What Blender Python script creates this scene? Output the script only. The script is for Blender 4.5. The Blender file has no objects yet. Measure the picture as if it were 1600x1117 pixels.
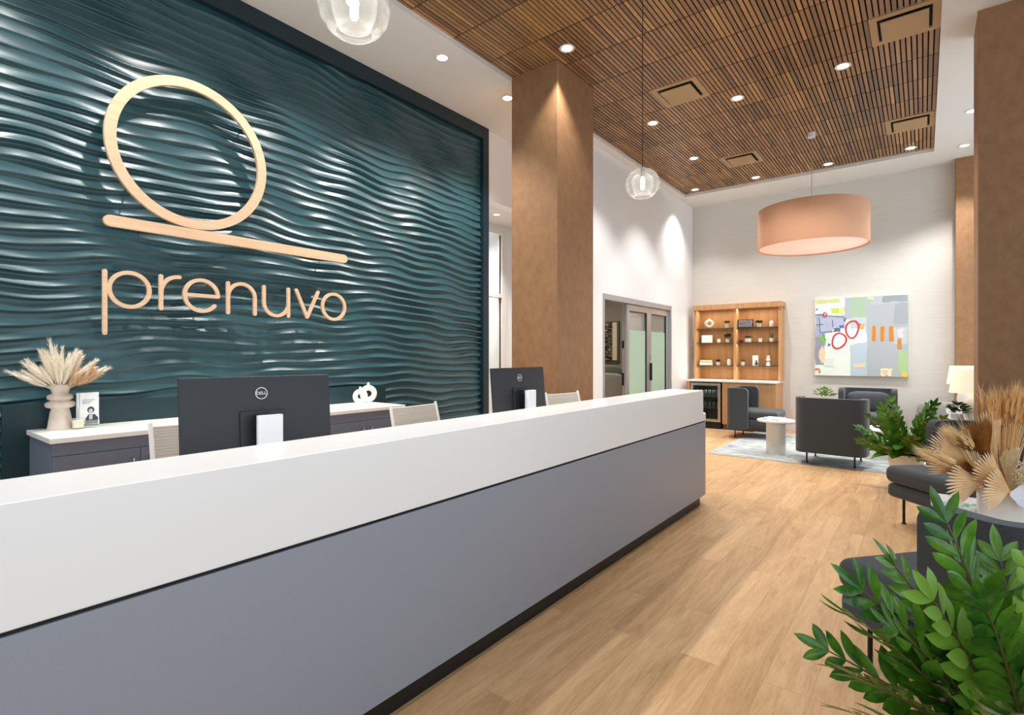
import bpy, bmesh, math, random
import numpy as np
from mathutils import Vector, Matrix
random.seed(7)
rng = np.random.default_rng(7)
SC = bpy.context.scene
COL = SC.collection
PI = math.pi

# ------------------------------------------------------------------ camera, world, light, exposure
H = 1.397
cd = bpy.data.cameras.new('camera'); cam = bpy.data.objects.new('camera', cd); COL.objects.link(cam)
cam.location = (0, 0, H); cam.rotation_euler = (PI/2, 0, math.radians(37.889))
cd.sensor_width = 36; cd.lens = 36*825/1600; cd.shift_y = -4.5/1600; cd.clip_start = .05
SC.camera = cam
SC.view_settings.view_transform = 'Standard'; SC.view_settings.look = 'None'
SC.view_settings.gamma = 1; SC.view_settings.use_curve_mapping = False
SC.view_settings.exposure = 0.0
SC.cycles.max_bounces = 10; SC.cycles.diffuse_bounces = 5; SC.cycles.transmission_bounces = 12
SC.cycles.transparent_max_bounces = 12; SC.cycles.caustics_reflective = False; SC.cycles.caustics_refractive = False
SC.cycles.sample_clamp_indirect = 6
W = bpy.data.worlds.new('world'); SC.world = W; W.use_nodes = True
bg = W.node_tree.nodes['Background']; bg.inputs[0].default_value = (.80, .91, 1, 1); bg.inputs[1].default_value = .8

def area(name, loc, rot, sx, sy, power, color=(1, 1, 1)):
    l = bpy.data.lights.new(name, 'AREA'); l.shape = 'RECTANGLE'; l.size = sx; l.size_y = sy; l.energy = power; l.color = color
    o = bpy.data.objects.new(name, l); COL.objects.link(o); o.location = loc; o.rotation_euler = rot
    return o
# daylight lamps at the tall right windows, plus an added fill behind the camera
area('daylight_fill', (1.75, 1.0, 2.2), (0, math.radians(90), 0), 3.6, 5.0, 55, (.78, .89, 1))
area('daylight_fill', (1.75, 8.4, 2.2), (0, math.radians(90), 0), 3.6, 4.0, 50, (.78, .89, 1))
area('daylight_fill', (-1.4, -2.4, 2.2), (math.radians(90), 0, 0), 5.6, 3.6, 52, (.82, .91, 1))  # added fill lamp behind the camera, no window is built there
SPOTS = dict(wood=70, soffit=160, right=70, low=30)

# ------------------------------------------------------------------ materials
MATS = {}
def mat(name, col, rough=.5, metal=0, emit=None, est=0, trans=0, alpha=1, ior=1.45, spec=None, coat=0, var=None, bump=None, sheen=0, sss=0):
    """var=(scale xyz, colour2, detail) noise blend; bump=(scale xyz, strength)"""
    if name in MATS: return MATS[name]
    m = bpy.data.materials.new(name); m.use_nodes = True; nt = m.node_tree; b = nt.nodes['Principled BSDF']
    I = b.inputs
    I['Base Color'].default_value = (*col, 1); I['Roughness'].default_value = rough; I['Metallic'].default_value = metal
    I['Transmission Weight'].default_value = trans; I['Alpha'].default_value = alpha; I['IOR'].default_value = ior
    if spec is not None: I['Specular IOR Level'].default_value = spec
    I['Coat Weight'].default_value = coat; I['Sheen Weight'].default_value = sheen
    if emit: I['Emission Color'].default_value = (*emit, 1); I['Emission Strength'].default_value = est
    def noise(sc, det=5, rg=.6):
        tc = nt.nodes.new('ShaderNodeTexCoord'); mp = nt.nodes.new('ShaderNodeMapping'); n = nt.nodes.new('ShaderNodeTexNoise')
        mp.inputs['Scale'].default_value = sc; n.inputs['Scale'].default_value = 1; n.inputs['Detail'].default_value = det; n.inputs['Roughness'].default_value = rg
        nt.links.new(tc.outputs['Object'], mp.inputs[0]); nt.links.new(mp.outputs[0], n.inputs['Vector'])
        return n
    if var:
        n = noise(var[0]); r = nt.nodes.new('ShaderNodeValToRGB'); lo, hi = (var[2] if len(var) > 2 else (.35, .65))
        r.color_ramp.elements[0].position = lo; r.color_ramp.elements[1].position = hi
        r.color_ramp.elements[0].color = (*col, 1); r.color_ramp.elements[1].color = (*var[1], 1)
        nt.links.new(n.outputs['Fac'], r.inputs[0]); nt.links.new(r.outputs[0], I['Base Color'])
    if bump:
        n = noise(bump[0]); bp = nt.nodes.new('ShaderNodeBump'); bp.inputs['Strength'].default_value = bump[1]; bp.inputs['Distance'].default_value = .01
        nt.links.new(n.outputs['Fac'], bp.inputs['Height']); nt.links.new(bp.outputs[0], I['Normal'])
    MATS[name] = m
    return m

def s(r, g, b):
    f = lambda c: (c/255/12.92) if c/255 <= .04045 else ((c/255+.055)/1.055)**2.4
    return (f(r), f(g), f(b))

white_wall = mat('white_wall', s(236, 237, 238), .7)
ceil_white = mat('ceiling_white', s(226, 225, 222), .8)
teal = mat('teal_paint', s(40, 76, 83), .32, spec=.65)
teal_flat = mat('teal_flat_paint', s(22, 50, 56), .42)
teal_dark = mat('teal_frame_paint', s(20, 42, 50), .42)
sign_wood = mat('sign_maple', s(226, 192, 158), .55, var=((3, 3, 60), s(208, 172, 138), (.3, .75)))
solid = mat('white_solid_surface', s(240, 240, 240), .25)
desk_grey = mat('desk_grey_laminate', s(148, 154, 166), .42, var=((300, 300, 300), s(142, 148, 160)), bump=((900, 900, 900), .04))
black = mat('black_laminate', (.008, .009, .01), .4)
black_metal = mat('black_metal', (.012, .012, .013), .45, metal=.3)
alu = mat('brushed_aluminium', s(190, 191, 194), .35, metal=.7)
steel = mat('stainless_steel', s(190, 186, 180), .28, metal=1)
chrome = mat('satin_nickel', s(205, 203, 198), .25, metal=1)
silver = mat('silver_plastic', s(232, 232, 234), .35)
mon_black = mat('monitor_black', s(38, 39, 43), .38, bump=((600, 600, 600), .05))
screen_m = mat('screen_glass', (.01, .01, .012), .1)
cab_grey = mat('cabinet_grey', s(108, 116, 132), .45)
counter_m = mat('credenza_top_white', s(238, 236, 230), .3)
suede = mat('column_tan', s(140, 103, 70), .6, var=((13, 13, 9), s(156, 118, 83), (.3, .7)), bump=((60, 60, 60), .12))
paper_wall = mat('grasscloth', s(216, 214, 209), .85, var=((2.5, 2.5, 60), s(208, 206, 200), (.35, .68)), bump=((10, 10, 220), .15))
office_wall = mat('office_taupe', s(150, 141, 127), .8)
sage_frost = mat('frosted_glass', s(168, 195, 175), .6, alpha=.97)
clear = mat('thin_clear_glass', s(225, 235, 228), .05, alpha=.16, spec=.8)
clear_dark = mat('cooler_glass', s(12, 14, 14), .05, alpha=.35, spec=.8)
shelf_glass = mat('shelf_glass', s(70, 85, 70), .1, alpha=.55)
oak = mat('light_oak', s(208, 160, 112), .45, var=((22, 22, 1.6), s(186, 138, 92), (.3, .7)))
oak_back = mat('oak_back_panel', s(190, 144, 98), .5, var=((16, 16, 1.2), s(164, 118, 76), (.3, .7)))
charcoal = mat('charcoal_fabric', s(62, 67, 71), .9, sheen=.2, var=((260, 260, 260), s(50, 55, 59)), bump=((500, 500, 500), .25))
charcoal2 = mat('charcoal_pillow_fabric', s(80, 86, 91), .9, sheen=.2, var=((260, 260, 260), s(68, 74, 79)), bump=((500, 500, 500), .25))
grey_fab = mat('grey_fabric', s(150, 148, 143), .9, bump=((400, 400, 400), .2))
pale_fab = mat('pale_fabric', s(205, 203, 198), .9, bump=((400, 400, 400), .2))
sage_fab = mat('sage_fabric', s(142, 148, 138), .9, bump=((400, 400, 400), .2))
mesh_fab = mat('ribbed_beige_mesh', s(205, 196, 184), .7)
chair_white = mat('chair_white_plastic', s(232, 231, 226), .4)
marble = mat('white_marble', s(228, 224, 214), .3, var=((4, 4, 3), s(200, 194, 182), (.56, .7)))
peach = mat('peach_drum_fabric', s(224, 172, 138), .85, bump=((30, 30, 4), .15))
drum_diff = mat('drum_diffuser', s(245, 205, 185), .6, emit=(1, .60, .50), est=.52)
bulb_m = mat('bulb_glow', (1, 1, 1), .5, emit=(1, .95, .85), est=16)
lens_m = mat('downlight_glow', (1, 1, 1), .5, emit=(1, .95, .85), est=9)
trim_m = mat('downlight_trim', s(225, 222, 215), .4)
vent_m = mat('tan_vent_paint', s(176, 146, 106), .55)
vent_d = mat('vent_dark', (.01, .008, .006), .8)
cord_m = mat('black_cord', (.01, .01, .01), .5)
cream_cer = mat('blush_ceramic', s(224, 209, 195), .7)
white_cer = mat('white_ceramic', s(240, 238, 232), .55)
white_pot = mat('white_pot', s(244, 240, 230), .6)
wax = mat('candle_wax', s(238, 228, 200), .6)
soil = mat('soil', s(60, 44, 30), .95)
moss = mat('dry_moss', s(170, 140, 95), .95)
leaf_a = mat('glossy_leaf', s(40, 88, 24), .2, var=((7, 7, 7), s(104, 152, 42), (.38, .68)), coat=.2)
leaf_b = mat('young_leaf', s(112, 150, 48), .35)
leaf_c = mat('dark_leaf', s(30, 62, 32), .35, var=((8, 8, 8), s(52, 92, 40)))
stem_m = mat('plant_stem', s(96, 88, 44), .5)
pampas_w = mat('pampas_white', s(244, 236, 220), .9)
pampas_t = mat('pampas_tan', s(226, 198, 164), .9)
tan_leaf = mat('dried_tan_palm', s(246, 216, 170), .75, var=((14, 14, 14), s(232, 192, 140)))
pale_leaf = mat('dried_pale_palm', s(250, 228, 190), .75, var=((14, 14, 14), s(240, 206, 160)))
brown_leaf = mat('dried_brown_palm', s(176, 122, 60), .7, var=((14, 14, 14), s(138, 88, 38)))
cream_leaf = mat('dried_cream_palm', s(226, 205, 168), .8, var=((40, 40, 40), s(208, 184, 142)))
bleached = mat('bleached_palm', s(240, 240, 246), .8)
wheat_m = mat('dried_wheat', s(232, 186, 122), .8)
wheat_h = mat('dried_wheat_pale', s(246, 214, 160), .8)
breath = mat('dried_small_flowers', s(232, 218, 182), .9)
seed_m = mat('seed_dark', s(62, 48, 44), .9)
shade_m = mat('lamp_shade_linen', s(245, 238, 212), .8, emit=(1, .92, .72), est=.42)
paper = mat('paper', s(242, 242, 242), .7)
paper_grey = mat('paper_grey', s(196, 200, 206), .7)
print_m = mat('print_grey', s(70, 70, 74), .7)
red_m = mat('dark_red', s(120, 34, 34), .35)
yellow_m = mat('pale_yellow', s(238, 226, 150), .6)
teal_book = mat('teal_book_cover', s(110, 170, 165), .5, var=((30, 30, 30), s(225, 235, 225), (.45, .55)))
cooler_in = mat('cooler_interior', (.01, .011, .012), .5)
can_m = mat('can_silver', s(150, 156, 160), .3, metal=.6)
can_g = mat('bottle_green', s(50, 90, 75), .2)
frame_white = mat('window_frame_white', s(232, 230, 226), .5)
def mk_glass():
    m = bpy.data.materials.new('blown_glass'); m.use_nodes = True; nt = m.node_tree; nt.nodes.remove(nt.nodes['Principled BSDF'])
    N = nt.nodes.new; L = nt.links.new; out = nt.nodes['Material Output']
    lw = N('ShaderNodeLayerWeight'); lw.inputs['Blend'].default_value = .35; rp = N('ShaderNodeMath'); rp.operation = 'MULTIPLY_ADD'; rp.inputs[1].default_value = .75; rp.inputs[2].default_value = .05; rp.use_clamp = True
    L(lw.outputs['Facing'], rp.inputs[0]); tr = N('ShaderNodeBsdfTransparent'); b = N('ShaderNodeBsdfPrincipled'); b.inputs['Base Color'].default_value = (.9, .92, .92, 1); b.inputs['Roughness'].default_value = .05
    tl = N('ShaderNodeBsdfTranslucent'); a = N('ShaderNodeAddShader'); L(b.outputs[0], a.inputs[0]); L(tl.outputs[0], a.inputs[1])
    rp.inputs[1].default_value = .8; rp.inputs[2].default_value = .04; b.inputs['Base Color'].default_value = (.6, .61, .6, 1); pw = N('ShaderNodeMath'); pw.operation = 'POWER'; pw.inputs[1].default_value = 2.2; L(lw.outputs['Facing'], pw.inputs[0]); L(pw.outputs[0], rp.inputs[0])
    mx = N('ShaderNodeMixShader'); L(rp.outputs[0], mx.inputs[0]); L(tr.outputs[0], mx.inputs[1]); L(b.outputs[0], mx.inputs[2]); L(mx.outputs[0], out.inputs[0]); return m
glass_p = mk_glass()

def mk_slat():
    m = bpy.data.materials.new('walnut_slats'); m.use_nodes = True; nt = m.node_tree; b = nt.nodes['Principled BSDF']
    N = nt.nodes.new; L = nt.links.new
    at = N('ShaderNodeAttribute'); at.attribute_name = 'tone'
    r = N('ShaderNodeValToRGB'); cr = r.color_ramp
    cr.elements[0].position = 0; cr.elements[0].color = (*s(118, 90, 66), 1); cr.elements[1].position = 1; cr.elements[1].color = (*s(198, 150, 98), 1)
    e = cr.elements.new(.35); e.color = (*s(146, 110, 76), 1); e = cr.elements.new(.65); e.color = (*s(168, 126, 84), 1)
    L(at.outputs['Fac'], r.inputs[0])
    tc = N('ShaderNodeTexCoord'); mp = N('ShaderNodeMapping'); mp.inputs['Scale'].default_value = (90, 3, 90); n = N('ShaderNodeTexNoise'); n.inputs['Scale'].default_value = 1; n.inputs['Detail'].default_value = 4
    L(tc.outputs['Object'], mp.inputs[0]); L(mp.outputs[0], n.inputs['Vector'])
    mx = N('ShaderNodeMix'); mx.data_type = 'RGBA'; mx.blend_type = 'MULTIPLY'; mx.inputs[0].default_value = .25
    L(r.outputs[0], mx.inputs[6]); L(n.outputs['Fac'], mx.inputs[7]); L(mx.outputs[2], b.inputs['Base Color'])
    b.inputs['Roughness'].default_value = .4
    return m
slat_m = mk_slat()
slat_back = mat('slat_backing', (.006, .004, .003), .9)

def mk_floor():
    m = bpy.data.materials.new('oak_planks'); m.use_nodes = True; nt = m.node_tree; b = nt.nodes['Principled BSDF']
    N = nt.nodes.new; L = nt.links.new
    tc = N('ShaderNodeTexCoord'); mp = N('ShaderNodeMapping'); mp.inputs['Rotation'].default_value = (0, 0, PI/2)
    br = N('ShaderNodeTexBrick'); br.offset = .37; br.inputs['Scale'].default_value = 1
    br.inputs['Brick Width'].default_value = 1.22; br.inputs['Row Height'].default_value = .18; br.inputs['Mortar Size'].default_value = .0012
    br.inputs['Color1'].default_value = (0, 0, 0, 1); br.inputs['Color2'].default_value = (1, 1, 1, 1); br.inputs['Mortar'].default_value = (.4, .4, .4, 1); br.inputs['Bias'].default_value = 0
    L(tc.outputs['Object'], mp.inputs[0]); L(mp.outputs[0], br.inputs['Vector'])
    mp2 = N('ShaderNodeMapping'); mp2.inputs['Scale'].default_value = (9, 1.1, 1); L(tc.outputs['Object'], mp2.inputs[0])
    # shift the grain per plank
    ad = N('ShaderNodeVectorMath'); ad.operation = 'ADD'; sc = N('ShaderNodeVectorMath'); sc.operation = 'SCALE'; sc.inputs['Scale'].default_value = 13
    L(br.outputs['Color'], sc.inputs[0]); L(mp2.outputs[0], ad.inputs[0]); L(sc.outputs[0], ad.inputs[1])
    n1 = N('ShaderNodeTexNoise'); n1.inputs['Scale'].default_value = 1; n1.inputs['Detail'].default_value = 7; n1.inputs['Roughness'].default_value = .62; n1.inputs['Distortion'].default_value = 1.4
    L(ad.outputs[0], n1.inputs['Vector'])
    mp3 = N('ShaderNodeMapping'); mp3.inputs['Scale'].default_value = (110, 9, 1); L(tc.outputs['Object'], mp3.inputs[0])
    n2 = N('ShaderNodeTexNoise'); n2.inputs['Scale'].default_value = 1; n2.inputs['Detail'].default_value = 5; n2.inputs['Distortion'].default_value = .8; L(mp3.outputs[0], n2.inputs['Vector'])
    r = N('ShaderNodeValToRGB'); cr = r.color_ramp; cr.elements[0].position = .25; cr.elements[0].color = (*s(152, 116, 80), 1); cr.elements[1].position = .78; cr.elements[1].color = (*s(216, 180, 138), 1)
    e = cr.elements.new(.5); e.color = (*s(188, 150, 108), 1)
    mth = N('ShaderNodeMath'); mth.operation = 'MULTIPLY_ADD'; mth.inputs[1].default_value = .14; 
    L(br.outputs['Color'], mth.inputs[0]); 
    m2 = N('ShaderNodeMath'); m2.operation = 'MULTIPLY_ADD'; m2.inputs[1].default_value = .7; m2.inputs[2].default_value = .02; L(n1.outputs['Fac'], m2.inputs[0])
    m3 = N('ShaderNodeMath'); m3.operation = 'MULTIPLY_ADD'; m3.inputs[1].default_value = .3; L(n2.outputs['Fac'], m3.inputs[0]); L(m2.outputs[0], m3.inputs[2])
    L(m3.outputs[0], mth.inputs[2]); m4 = N('ShaderNodeMath'); m4.operation = 'SUBTRACT'; m4.inputs[1].default_value = .05; L(mth.outputs[0], m4.inputs[0]); L(m4.outputs[0], r.inputs[0])
    mo = N('ShaderNodeMix'); mo.data_type = 'RGBA'; mo.blend_type = 'MIX'; mo.inputs[7].default_value = (*s(120, 88, 60), 1)
    mf = N('ShaderNodeMath'); mf.operation = 'MULTIPLY'; mf.inputs[1].default_value = .35; L(br.outputs['Fac'], mf.inputs[0]); L(mf.outputs[0], mo.inputs[0])
    L(r.outputs[0], mo.inputs[6]); L(mo.outputs[2], b.inputs['Base Color'])
    b.inputs['Roughness'].default_value = .42; b.inputs['Specular IOR Level'].default_value = .35
    bp = N('ShaderNodeBump'); bp.inputs['Strength'].default_value = .08; bp.inputs['Distance'].default_value = .004; L(n2.outputs['Fac'], bp.inputs['Height']); L(bp.outputs[0], b.inputs['Normal'])
    return m
floor_m = mk_floor()

def mk_rug():
    m = bpy.data.materials.new('abstract_rug'); m.use_nodes = True; nt = m.node_tree; b = nt.nodes['Principled BSDF']
    N = nt.nodes.new; L = nt.links.new
    tc = N('ShaderNodeTexCoord'); mp = N('ShaderNodeMapping'); mp.inputs['Scale'].default_value = (3, 9, 1); n = N('ShaderNodeTexNoise')
    n.inputs['Scale'].default_value = 1.4; n.inputs['Detail'].default_value = 8; n.inputs['Roughness'].default_value = .75
    L(tc.outputs['Object'], mp.inputs[0]); L(mp.outputs[0], n.inputs['Vector'])
    r = N('ShaderNodeValToRGB'); cr = r.color_ramp; cr.elements[0].position = .38; cr.elements[0].color = (*s(84, 96, 108), 1); cr.elements[1].position = .64; cr.elements[1].color = (*s(196, 194, 184), 1)
    e = cr.elements.new(.47); e.color = (*s(148, 158, 162), 1)
    L(n.outputs['Fac'], r.inputs[0]); L(r.outputs[0], b.inputs['Base Color']); b.inputs['Roughness'].default_value = .95
    return m
rug_m = mk_rug()

# ------------------------------------------------------------------ mesh helpers
def link(name, me, m=None, parent=None):
    o = bpy.data.objects.new(name, me); COL.objects.link(o)
    if m is not None:
        for q in (m if isinstance(m, (list, tuple)) else [m]): me.materials.append(q)
    if parent is not None: o.parent = parent
    return o

def obj(name, bm, m, parent=None, smooth=False, bevel=0, seg=2):
    me = bpy.data.meshes.new(name)
    bmesh.ops.recalc_face_normals(bm, faces=bm.faces) if not getattr(bm, '_keep', False) else None
    bm.to_mesh(me); bm.free()
    if smooth or bevel:
        me.polygons.foreach_set('use_smooth', [True]*len(me.polygons))
    o = link(name, me, m, parent)
    if smooth and not bevel:
        try: me.set_sharp_from_angle(angle=math.radians(42))
        except Exception: pass
    if bevel:
        b = o.modifiers.new('bevel', 'BEVEL'); b.width = bevel; b.segments = seg; b.limit_method = 'ANGLE'; b.angle_limit = math.radians(40)
        b.harden_normals = True
    return o

def raw(name, V, F, m, parent=None, smooth=True, mi=None):
    me = bpy.data.meshes.new(name); me.from_pydata([tuple(v) for v in V], [], F); me.update()
    if mi is not None: me.polygons.foreach_set('material_index', mi)
    if smooth: me.polygons.foreach_set('use_smooth', [True]*len(F))
    return link(name, me, m, parent)

def thing(name, label, cat, loc=(0, 0, 0), rz=0, group=None):
    o = bpy.data.objects.new(name, None); COL.objects.link(o); o.empty_display_size = .1
    o.location = loc; o.rotation_euler = (0, 0, rz); tag(o, label, cat, group); return o
def tag(o, label=None, cat=None, group=None, kind=None):
    if label: o['label'] = label
    if cat: o['category'] = cat
    if group: o['group'] = group
    if kind: o['kind'] = kind
    return o
def copy_tree(o, parent=None):
    c = o.copy(); COL.objects.link(c)
    if parent is not None: c.parent = parent
    for ch in list(o.children): copy_tree(ch, c)
    return c

def B(): return bmesh.new()
def box(bm, x0, x1, y0, y1, z0, z1, mi=0, M=None):
    vs = [bm.verts.new((x, y, z)) for x in (x0, x1) for y in (y0, y1) for z in (z0, z1)]
    if M is not None:
        for v in vs: v.co = M @ v.co
    for f in ((0, 1, 3, 2), (4, 6, 7, 5), (0, 4, 5, 1), (2, 3, 7, 6), (0, 2, 6, 4), (1, 5, 7, 3)):
        g = bm.faces.new([vs[i] for i in f]); g.material_index = mi
    return bm
def lathe(bm, prof, c=(0, 0, 0), n=32, mi=0, cap=True, sx=1, sy=1):
    rings = []
    for r, z in prof:
        rings.append([bm.verts.new((c[0]+sx*max(r, 1e-4)*math.cos(2*PI*i/n), c[1]+sy*max(r, 1e-4)*math.sin(2*PI*i/n), c[2]+z)) for i in range(n)])
    for a, b in zip(rings, rings[1:]):
        for i in range(n):
            f = bm.faces.new((a[i], a[(i+1) % n], b[(i+1) % n], b[i])); f.material_index = mi; f.smooth = True
    if cap:
        for r in (rings[0], rings[-1]):
            f = bm.faces.new(r); f.material_index = mi
    return bm
def tube(bm, pts, r, n=8, mi=0, cap=True):
    pts = [Vector(p) for p in pts]; rs = r if isinstance(r, (list, tuple)) else [r]*len(pts); rings = []
    t0 = (pts[1]-pts[0]).normalized(); up = Vector((0, 0, 1)) if abs(t0.z) < .9 else Vector((1, 0, 0)); nx = t0.cross(up).normalized()
    for i, p in enumerate(pts):
        t = (pts[min(i+1, len(pts)-1)]-pts[max(i-1, 0)]).normalized()
        nx = (nx-t*nx.dot(t)).normalized(); ny = t.cross(nx)
        rings.append([bm.verts.new(p+rs[i]*(nx*math.cos(2*PI*k/n)+ny*math.sin(2*PI*k/n))) for k in range(n)])
    for a, b in zip(rings, rings[1:]):
        for k in range(n):
            f = bm.faces.new((a[k], a[(k+1) % n], b[(k+1) % n], b[k])); f.material_index = mi
    if cap:
        bm.faces.new(rings[0]).material_index = mi; bm.faces.new(rings[-1]).material_index = mi
    return bm
def prism(bm, pts, z0, z1, mi=0, M=None):
    a = [bm.verts.new((x, y, z0)) for x, y in pts]; b = [bm.verts.new((x, y, z1)) for x, y in pts]
    if M is not None:
        for v in a+b: v.co = M @ v.co
    bm.faces.new(a).material_index = mi; bm.faces.new(b).material_index = mi
    for i in range(len(a)):
        j = (i+1) % len(a); bm.faces.new((a[i], a[j], b[j], b[i])).material_index = mi
    return bm
def ribbon(bm, pts, w, d0, d1, M=None, caps=True, closed=False, lohi=None):
    """flat band along a 2D path, thickness d0..d1 in the third axis"""
    P = [Vector(p) for p in pts]; L = []; R = []; n = len(P); T = []
    for i in range(n):
        if closed: t = P[(i+1) % n]-P[i-1]
        else: t = P[min(i+1, n-1)]-P[max(i-1, 0)]
        t.normalize(); T.append(t); nn = Vector((-t.y, t.x))*w/2
        L.append(P[i]+nn); R.append(P[i]-nn)
    if closed:
        vl = [[bm.verts.new((p.x, p.y, d)) for d in (d0, d1)] for p in L]; vr = [[bm.verts.new((p.x, p.y, d)) for d in (d0, d1)] for p in R]
        if M is not None:
            for q in vl+vr:
                for v in q: v.co = M @ v.co
        for i in range(n):
            j = (i+1) % n
            for f in ((vl[i][1], vl[j][1], vr[j][1], vr[i][1]), (vl[i][0], vr[i][0], vr[j][0], vl[j][0]), (vl[i][0], vl[j][0], vl[j][1], vl[i][1]), (vr[i][0], vr[i][1], vr[j][1], vr[j][0])): bm.faces.new(f)
        return bm
    if lohi is None and caps:
        out = list(L)
        a0 = math.atan2(T[-1].y, T[-1].x)
        for k in range(1, 8): a = a0+PI/2-PI*k/8; out.append(P[-1]+Vector((math.cos(a), math.sin(a)))*w/2)
        out += R[::-1]
        a0 = math.atan2(-T[0].y, -T[0].x)
        for k in range(1, 8): a = a0+PI/2-PI*k/8; out.append(P[0]+Vector((math.cos(a), math.sin(a)))*w/2)
        return prism(bm, [(p.x, p.y) for p in out], d0, d1, M=M)
    q = []
    for i in range(n):
        lo, hi = lohi(i) if lohi else (d0, d1)
        q.append([bm.verts.new((L[i].x, L[i].y, lo)), bm.verts.new((L[i].x, L[i].y, hi)), bm.verts.new((R[i].x, R[i].y, hi)), bm.verts.new((R[i].x, R[i].y, lo))])
    if M is not None:
        for a in q:
            for v in a: v.co = M @ v.co
    for a, b in zip(q, q[1:]):
        for k in range(4): bm.faces.new((a[k], a[(k+1) % 4], b[(k+1) % 4], b[k]))
    bm.faces.new(q[0]); bm.faces.new(q[-1])
    return bm
def rrect(x0, x1, y0, y1, r, n=6):
    pts = []
    for cx, cy, a in ((x1-r, y1-r, 0), (x0+r, y1-r, 90), (x0+r, y0+r, 180), (x1-r, y0+r, 270)):
        for k in range(n+1):
            t = math.radians(a+90*k/n); pts.append((cx+r*math.cos(t), cy+r*math.sin(t)))
    return pts
def arc(cx, cy, rx, ry, a0, a1, n=24):
    return [(cx+rx*math.cos(math.radians(a0+(a1-a0)*k/n)), cy+ry*math.sin(math.radians(a0+(a1-a0)*k/n))) for k in range(n+1)]
def cushion(bm, x0, x1, y0, y1, z0, z1, p=5.0, n=20, m=10, puff=0):
    """soft superellipsoid box"""
    cx, cy, cz = (x0+x1)/2, (y0+y1)/2, (z0+z1)/2; a, b, c = (x1-x0)/2, (y1-y0)/2, (z1-z0)/2
    sg = lambda v, e: math.copysign(abs(v)**e, v)
    rings = []
    for i in range(m+1):
        ph = -PI/2+PI*i/m; ring = []
        for j in range(2*n):
            th = 2*PI*j/(2*n)
            ring.append(bm.verts.new((cx+a*sg(math.cos(ph), .5)*sg(math.cos(th), 2/p), cy+b*sg(math.cos(ph), .5)*sg(math.sin(th), 2/p), cz+c*sg(math.sin(ph), .6))))
        rings.append(ring)
    for r, q in zip(rings, rings[1:]):
        for j in range(2*n):
            f = bm.faces.new((r[j], r[(j+1) % (2*n)], q[(j+1) % (2*n)], q[j])); f.smooth = True
    bmesh.ops.remove_doubles(bm, verts=bm.verts, dist=1e-5)
    return bm
def struct(name, bm, m, parent=None, **k):
    o = obj(name, bm, m, parent, **k)
    if parent is None: o['kind'] = 'structure'
    return o
def text_mesh(body, size, depth=.0006):
    cu = bpy.data.curves.new('lettering', 'FONT'); cu.body = body; cu.size = size; cu.extrude = depth; cu.align_x = 'CENTER'; cu.align_y = 'CENTER'
    o = bpy.data.objects.new('lettering', cu); COL.objects.link(o)
    bpy.context.view_layer.update()
    me = bpy.data.meshes.new_from_object(o.evaluated_get(bpy.context.evaluated_depsgraph_get()))
    bpy.data.objects.remove(o); me.materials.clear(); return me

# ------------------------------------------------------------------ the setting
ZC, ZW = 4.40, 4.45          # white soffit, slatted ceiling
struct('floor', box(B(), -8.5, 2.0, -3, 11.2, -.05, 0), floor_m)
# feature wall core with wave panel
struct('wall_left', box(B(), -4.75, -4.64, -3, 5.36, 0, ZC), white_wall)
bm = B(); box(bm, -4.75, -4.60, 5.36, 7.0, 3.47, ZC); struct('wall_left', bm, white_wall)
# lounge side wall with a door opening to the office
bm = B(); box(bm, -3.85, -3.72, 6.60, 6.96, 0, ZC); box(bm, -3.85, -3.72, 6.96, 9.61, 2.30, ZC); box(bm, -3.85, -3.72, 9.61, 10.8, 0, ZC)
struct('wall_left', bm, white_wall)
struct('wall_back', box(B(), -3.85, 1.9, 10.8, 10.95, 0, ZC), paper_wall)
# passage behind the feature wall
bm = B(); box(bm, -5.47, -5.37, -1, 4.9, 0, 3.47); box(bm, -5.47, -5.37, 6.74, 7.0, 0, 3.47); box(bm, -5.47, -5.37, 4.9, 6.74, 3.40, 3.47)
struct('wall_left', bm, white_wall)
struct('ceiling', box(B(), -5.5, -4.75, -1, 7.0, 3.47, 3.55), ceil_white)
struct('wall_left', box(B(), -8.3, -3.85, 7.0, 7.08, 0, ZC), white_wall)
struct('wall_left', box(B(), -6.95, -6.85, 1.5, 7.0, 0, 3.47), mat('corridor_wall', s(236, 226, 222), .8))
struct('floor', box(B(), -6.95, -8.5+1.56, 1.5, 7, -.05, 0), floor_m) if False else None
area('corridor_fill', (-6.1, 5.6, 3.3), (0, 0, 0), 1.0, 2.0, 45, (1, .97, .95))  # unseen lamp added to brighten the corridor beyond the glazed door
area('office_fill', (-5.6, 9.0, 2.88), (0, 0, 0), 1.5, 1.5, 38, (1, .95, .86))  # unseen lamp added so the taupe office walls show up lit
# office behind the glass doors
struct('wall_back', box(B(), -8.3, -3.85, 10.85, 10.95, 0, 3.0), office_wall)
struct('wall_left', box(B(), -8.3, -8.2, 7.08, 10.85, 0, 3.0), office_wall)
struct('ceiling', box(B(), -8.3, -3.85, 7.08, 10.95, 2.9, 3.0), office_wall)
# window wall to the right with tall windows (outside the frame)
bm = B()
for a, b in ((-3, -1.4), (3.4, 4.2), (5.9, 6.3), (10.4, 10.8)): box(bm, 1.9, 2.0, a, b, 0, ZC)
box(bm, 1.9, 2.0, -1.4, 10.4, 0, .3); box(bm, 1.9, 2.0, -1.4, 10.4, 4.0, ZC)
struct('wall_right', bm, white_wall)
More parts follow.
